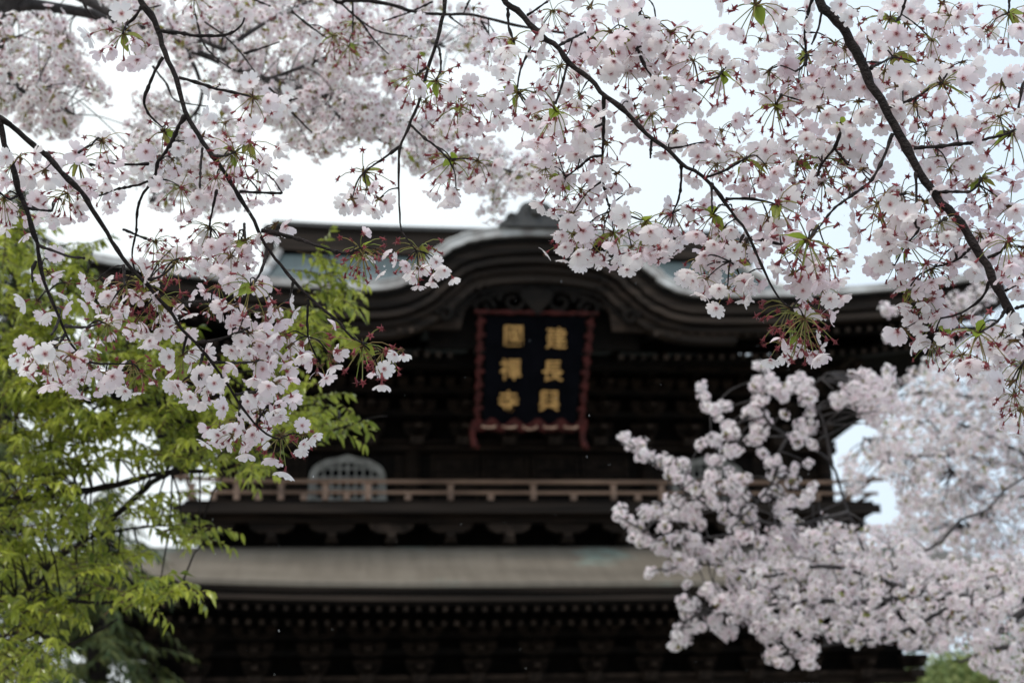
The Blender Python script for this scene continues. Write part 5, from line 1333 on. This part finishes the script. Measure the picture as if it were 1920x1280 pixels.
for px, a, c, r0, r1 in [([(-320, 1060), (-140, 980), (0, 943), (60, 934), (120, 925), (200, 912), (300, 888), (420, 878), (500, 850), (600, 815), (690, 785), (725, 780)], 5.1, 4.9, .020, .0025),
      ([(60, 1110), (100, 1052), (150, 1018), (190, 990), (250, 935), (290, 900), (330, 880)], 5.4, 5.0, .012, .010),
      ([(-330, 960), (-100, 975), (0, 986), (60, 1000), (110, 1005), (165, 1005), (250, 990), (330, 985), (405, 1005)], 5.1, 5.2, .012, .003),
      ([(-330, 780), (-100, 740), (0, 750), (60, 745), (140, 752), (230, 745), (330, 720), (420, 700), (500, 690), (590, 650), (640, 600), (650, 540)], 5.1, 5.0, .015, .002),
      ([(-320, 1150), (-100, 1130), (60, 1120), (190, 1130), (280, 1110), (360, 1110)], 5.0, 4.7, .014, .003),
      ([(-330, 650), (-120, 600), (0, 590), (90, 570), (160, 520), (175, 460)], 5.2, 5.2, .012, .002),
      ([(-330, 500), (-100, 480), (0, 450), (40, 410)], 5.3, 5.3, .010, .002),
      ([(230, 745), (330, 790), (420, 820), (500, 870)], 5.0, 4.9, .006, .002), ([(420, 700), (520, 760), (600, 760), (650, 800)], 5.0, 5.0, .005, .002),
      ([(500, 690), (600, 680), (665, 645)], 5.0, 5.0, .004, .002), ([(500, 690), (560, 620), (610, 530), (605, 490)], 5.1, 5.1, .005, .002),
      ([(-100, 1250), (40, 1180), (120, 1210), (220, 1160)], 4.9, 4.8, .012, .003)]:
    a *= .84; c *= .84; r0 *= .84; r1 *= .84
    bough3(gt, go, px, ds(a, c, len(px)), r0, r1, out_=gr, mt='bark')
    for (x0, y0), (x1, y1), d_ in zip(px, px[1:], ds(a, c, len(px))): GPX += [(x0 + (x1 - x0) * t / 4, y0 + (y1 - y0) * t / 4, d_) for t in range(5)]
EL = [(60, 560, 110, 80, 24), (160, 620, 130, 70, 26), (50, 700, 90, 80, 26), (180, 760, 160, 60, 34), (330, 700, 90, 50, 14), (60, 860, 110, 60, 24), (230, 840, 150, 45, 24), (390, 790, 70, 45, 11), (430, 860, 60, 28, 11), (120, 960, 130, 35, 22),
      (40, 1060, 100, 60, 24), (190, 1050, 110, 35, 13), (310, 965, 60, 40, 11), (370, 1005, 30, 14, 3), (80, 1130, 100, 40, 16), (270, 1110, 70, 20, 8), (40, 1230, 80, 50, 14), (605, 500, 22, 18, 3), (635, 550, 18, 28, 4), (590, 600, 36, 26, 5),
      (555, 645, 45, 26, 6), (635, 640, 22, 16, 2), (490, 680, 50, 26, 6), (580, 740, 40, 30, 4), (550, 790, 45, 25, 5), (610, 808, 24, 10, 2), (660, 795, 25, 8, 2), (120, 510, 50, 30, 5), (160, 470, 18, 20, 2), (20, 450, 35, 50, 7), (280, 650, 60, 40, 8), (200, 1120, 50, 15, 3), (340, 1110, 20, 10, 2)]
GH = [(325, 1062, 62, 30), (334, 930, 20, 32), (272, 988, 26, 18), (305, 1016, 20, 8), (240, 1232, 40, 24), (160, 1246, 34, 18), (205, 722, 30, 16), (70, 812, 22, 10), (130, 852, 24, 14), (262, 832, 26, 12), (235, 885, 22, 12), (175, 1185, 60, 12), (280, 740, 14, 8)]
js = []; dropl = []
for cx, cy, rx, ry, n in EL:
    for k in range(int(n * 2.0)):
        a = rnd.random() * 6.283; r_ = math.sqrt(rnd.random()); x, y = cx + rx * r_ * math.cos(a), cy + ry * r_ * math.sin(a)
        if any(((x - u) / p) ** 2 + ((y - v) / q) ** 2 < 1 for u, v, p, q in GH): continue
        bb_ = min(GPX, key=lambda q: (q[0] - x) ** 2 + (q[1] - y) ** 2); d = bb_[2] + rnd.uniform(-.35, .3); c = pt(x, y, d)
        near_ = min(gr, key=lambda q: (q - c).length); dv = c - near_
        ang = math.atan2(dv.y + rnd.uniform(-.15, .15), dv.x + .12) + rnd.uniform(-.7, .7)
        M4 = Matrix.Translation(c - go) @ Matrix.Rotation(ang, 4, 'Z') @ Matrix.Rotation(rnd.uniform(-.6, .3), 4, 'Y') @ Matrix.Translation((-.10, 0, .02))
        js.append((SPR[rnd.randrange(len(SPR))], M4))
        if dv.length > .12 and dv.length < .24:
            mb_ = near_.lerp(c, .5)
            js.append((None, near_, c))
tw = MB()
for j in js:
    if j[0] is None: tw.tube([j[1] - go, j[1].lerp(j[2], .5) - go + Vector((0, 0, .03)), j[2] - go], [.0035, .0028, .002], 5, .1)
o = tw.build('twigs', M['bark'], gt, smooth=True); o['kind'] = 'stuff'
join_np('foliage', [j for j in js if j[0] is not None], GM, gt)

# ------------------------------------------------------------------ conifers behind, and round trees far right
M['cedar'] = leafy('cedar_needles', (.03, .055, .02), (.10, .11, .03), None, .2, .6, .2)
M['far_leaf'] = leafy('far_tree_leaf', (.13, .20, .07), (.28, .31, .11), None, .3, .6, .2)
def blade_fan():
    t = T(); t.mat = 0
    for k in range(16):
        s_ = k / 16; sd = 1 if k % 2 else -1; a = Vector((.42 * s_, 0, -.10 * s_ * s_))
        D = Vector((.6, sd * rnd.uniform(.3, .8), rnd.uniform(-.55, .1)))
        leaf(t, a, D, rnd.uniform(.10, .17), rnd.uniform(.012, .02), rnd.random(), 0, .3, .3, fine=False)
    return t
FAN = [blade_fan() for _ in range(6)]
def conifer(px, py_top, d, rad, label, lean=0):
    top_ = pt(px, py_top, d); base = Vector((top_.x, top_.y, 0)); t_ = empty('conifer', base); H = top_.z
    tag(t_, label, 'conifer', None)
    b = MB(); b.tube([(0, 0, 0), (0, 0, H * .5), (0, 0, H)], [.22, .13, .02], 9, .05); b.build('trunk', M['bark'], t_, smooth=True)
    js = []
    n = int(H * 34)
    for k in range(n):
        zz = H * (.12 + .88 * (k / n) ** .9); f_ = (1 - zz / H) ** .75; R_ = rad * f_ * rnd.uniform(.55, 1.1) + .12; a = rnd.random() * 6.283
        q = 0
        while q < R_:
            M4 = Matrix.Translation((math.cos(a) * q, math.sin(a) * q, zz - .22 * q + rnd.uniform(-.05, .05))) @ Matrix.Rotation(a + rnd.uniform(-.6, .6), 4, 'Z') @ Matrix.Rotation(rnd.uniform(.0, .6), 4, 'Y')
            js.append((FAN[rnd.randrange(6)], M4 @ Matrix.Diagonal((1.0, 1.0, 1.0, 1)))); q += .30
    join_np('crown', js, [M['cedar']], t_)
conifer(45, 345, 17, 1.5, 'tall dark conifer at the left edge with its tip against the sky')
conifer(205, 905, 15, 1.75, 'dark olive conifer beside the left end of the lower roof')
conifer(-10, 800, 13, 1.3, 'dark conifer low behind the leafy tree at the left edge')
def leafclump():
    t = T(); t.mat = 0
    for k in range(26):
        c = Vector((rnd.gauss(0, .28), rnd.gauss(0, .28), rnd.gauss(0, .2))); D = Vector((rnd.uniform(-1, 1), rnd.uniform(-1, 1), rnd.uniform(-.8, .6)))
        leaf(t, c, D, rnd.uniform(.2, .36), rnd.uniform(.06, .11), rnd.random(), 0, .2, .3, fine=False)
    return t
CLP = [leafclump() for _ in range(6)]
def round_tree(px, py_top, d, rad, label):
    top_ = pt(px, py_top, d); base = Vector((top_.x, top_.y, 0)); t_ = empty('round_tree', base); H = top_.z
    tag(t_, label, 'tree')
    b = MB(); b.tube([(0, 0, 0), (.1, 0, H * .4), (0, .1, H * .75)], [.28, .2, .06], 9, .05)
    for k in range(6):
        a = k * 1.05; b.tube([(.05, 0, H * .35), (math.cos(a) * rad * .4, math.sin(a) * rad * .4, H * .6), (math.cos(a) * rad * .7, math.sin(a) * rad * .7, H * .78)], [.1, .06, .02], 6)
    b.build('trunk', M['bark'], t_, smooth=True)
    js = []; lob = [(Vector((rnd.uniform(-.6, .6) * rad, rnd.uniform(-.6, .6) * rad, H - rad * rnd.uniform(.55, 1.3))), rad * rnd.uniform(.4, .6)) for _ in range(16)]
    lob.append((Vector((0, 0, H - rad * .6)), rad * .6))
    for c, r_ in lob:
        for k in range(90):
            v = Vector((rnd.gauss(0, 1), rnd.gauss(0, 1), rnd.gauss(0, 1))).normalized() * r_ * rnd.uniform(.75, 1.05); v.z *= .75
            js.append((CLP[rnd.randrange(6)], Matrix.Translation(c + v) @ Matrix.Rotation(rnd.random() * 6.28, 4, 'Z')))
    join_np('crown', js, [M['far_leaf']], t_)
round_tree(1720, 1188, 52, 5.2, 'rounded yellow-green tree low at the right, past the gate corner')
round_tree(1900, 1150, 60, 4.6, 'light green tree at the right edge behind the blossom')
round_tree(1655, 1238, 70, 5.0, 'darker green tree at the foot of the gate on the right')

# ------------------------------------------------------------------ drops of rain: falling, and hanging from twigs and leaves
wm = bpy.data.materials.new('water'); wm.use_nodes = True; p_ = wm.node_tree.nodes['Principled BSDF']
p_.inputs['Transmission Weight'].default_value = 1; p_.inputs['IOR'].default_value = 1.33; p_.inputs['Roughness'].default_value = .02
wn = wm.node_tree.nodes.new('ShaderNodeTexNoise'); wc = wm.node_tree.nodes.new('ShaderNodeMapRange'); wc.inputs[3].default_value = .0; wc.inputs[4].default_value = .04
wm.node_tree.links.new(wn.outputs['Fac'], wc.inputs[0]); wm.node_tree.links.new(wc.outputs[0], p_.inputs['Roughness'])
rb = MB()
for k in range(200):
    d = rnd.uniform(1.4, 7); rb.ball(pt(rnd.uniform(-100, 2020), rnd.uniform(-80, 1360), d), rnd.uniform(.0005, .0009), 7, 5, 2.0)
o = rb.build('raindrops', wm, smooth=True); tag(o, 'small raindrops falling in front of the dark gate', 'rain', kind='stuff')
hd = MB()
for q in range(46):
    x, y, d = extra_tw[rnd.randrange(len(extra_tw))]; hd.ball(pt(x + rnd.uniform(-25, 25), y + rnd.uniform(18, 42), d) - NO, .0016, 8, 6, 1.15)
o = hd.build('water_drops', wm, near, smooth=True); o['kind'] = 'stuff'
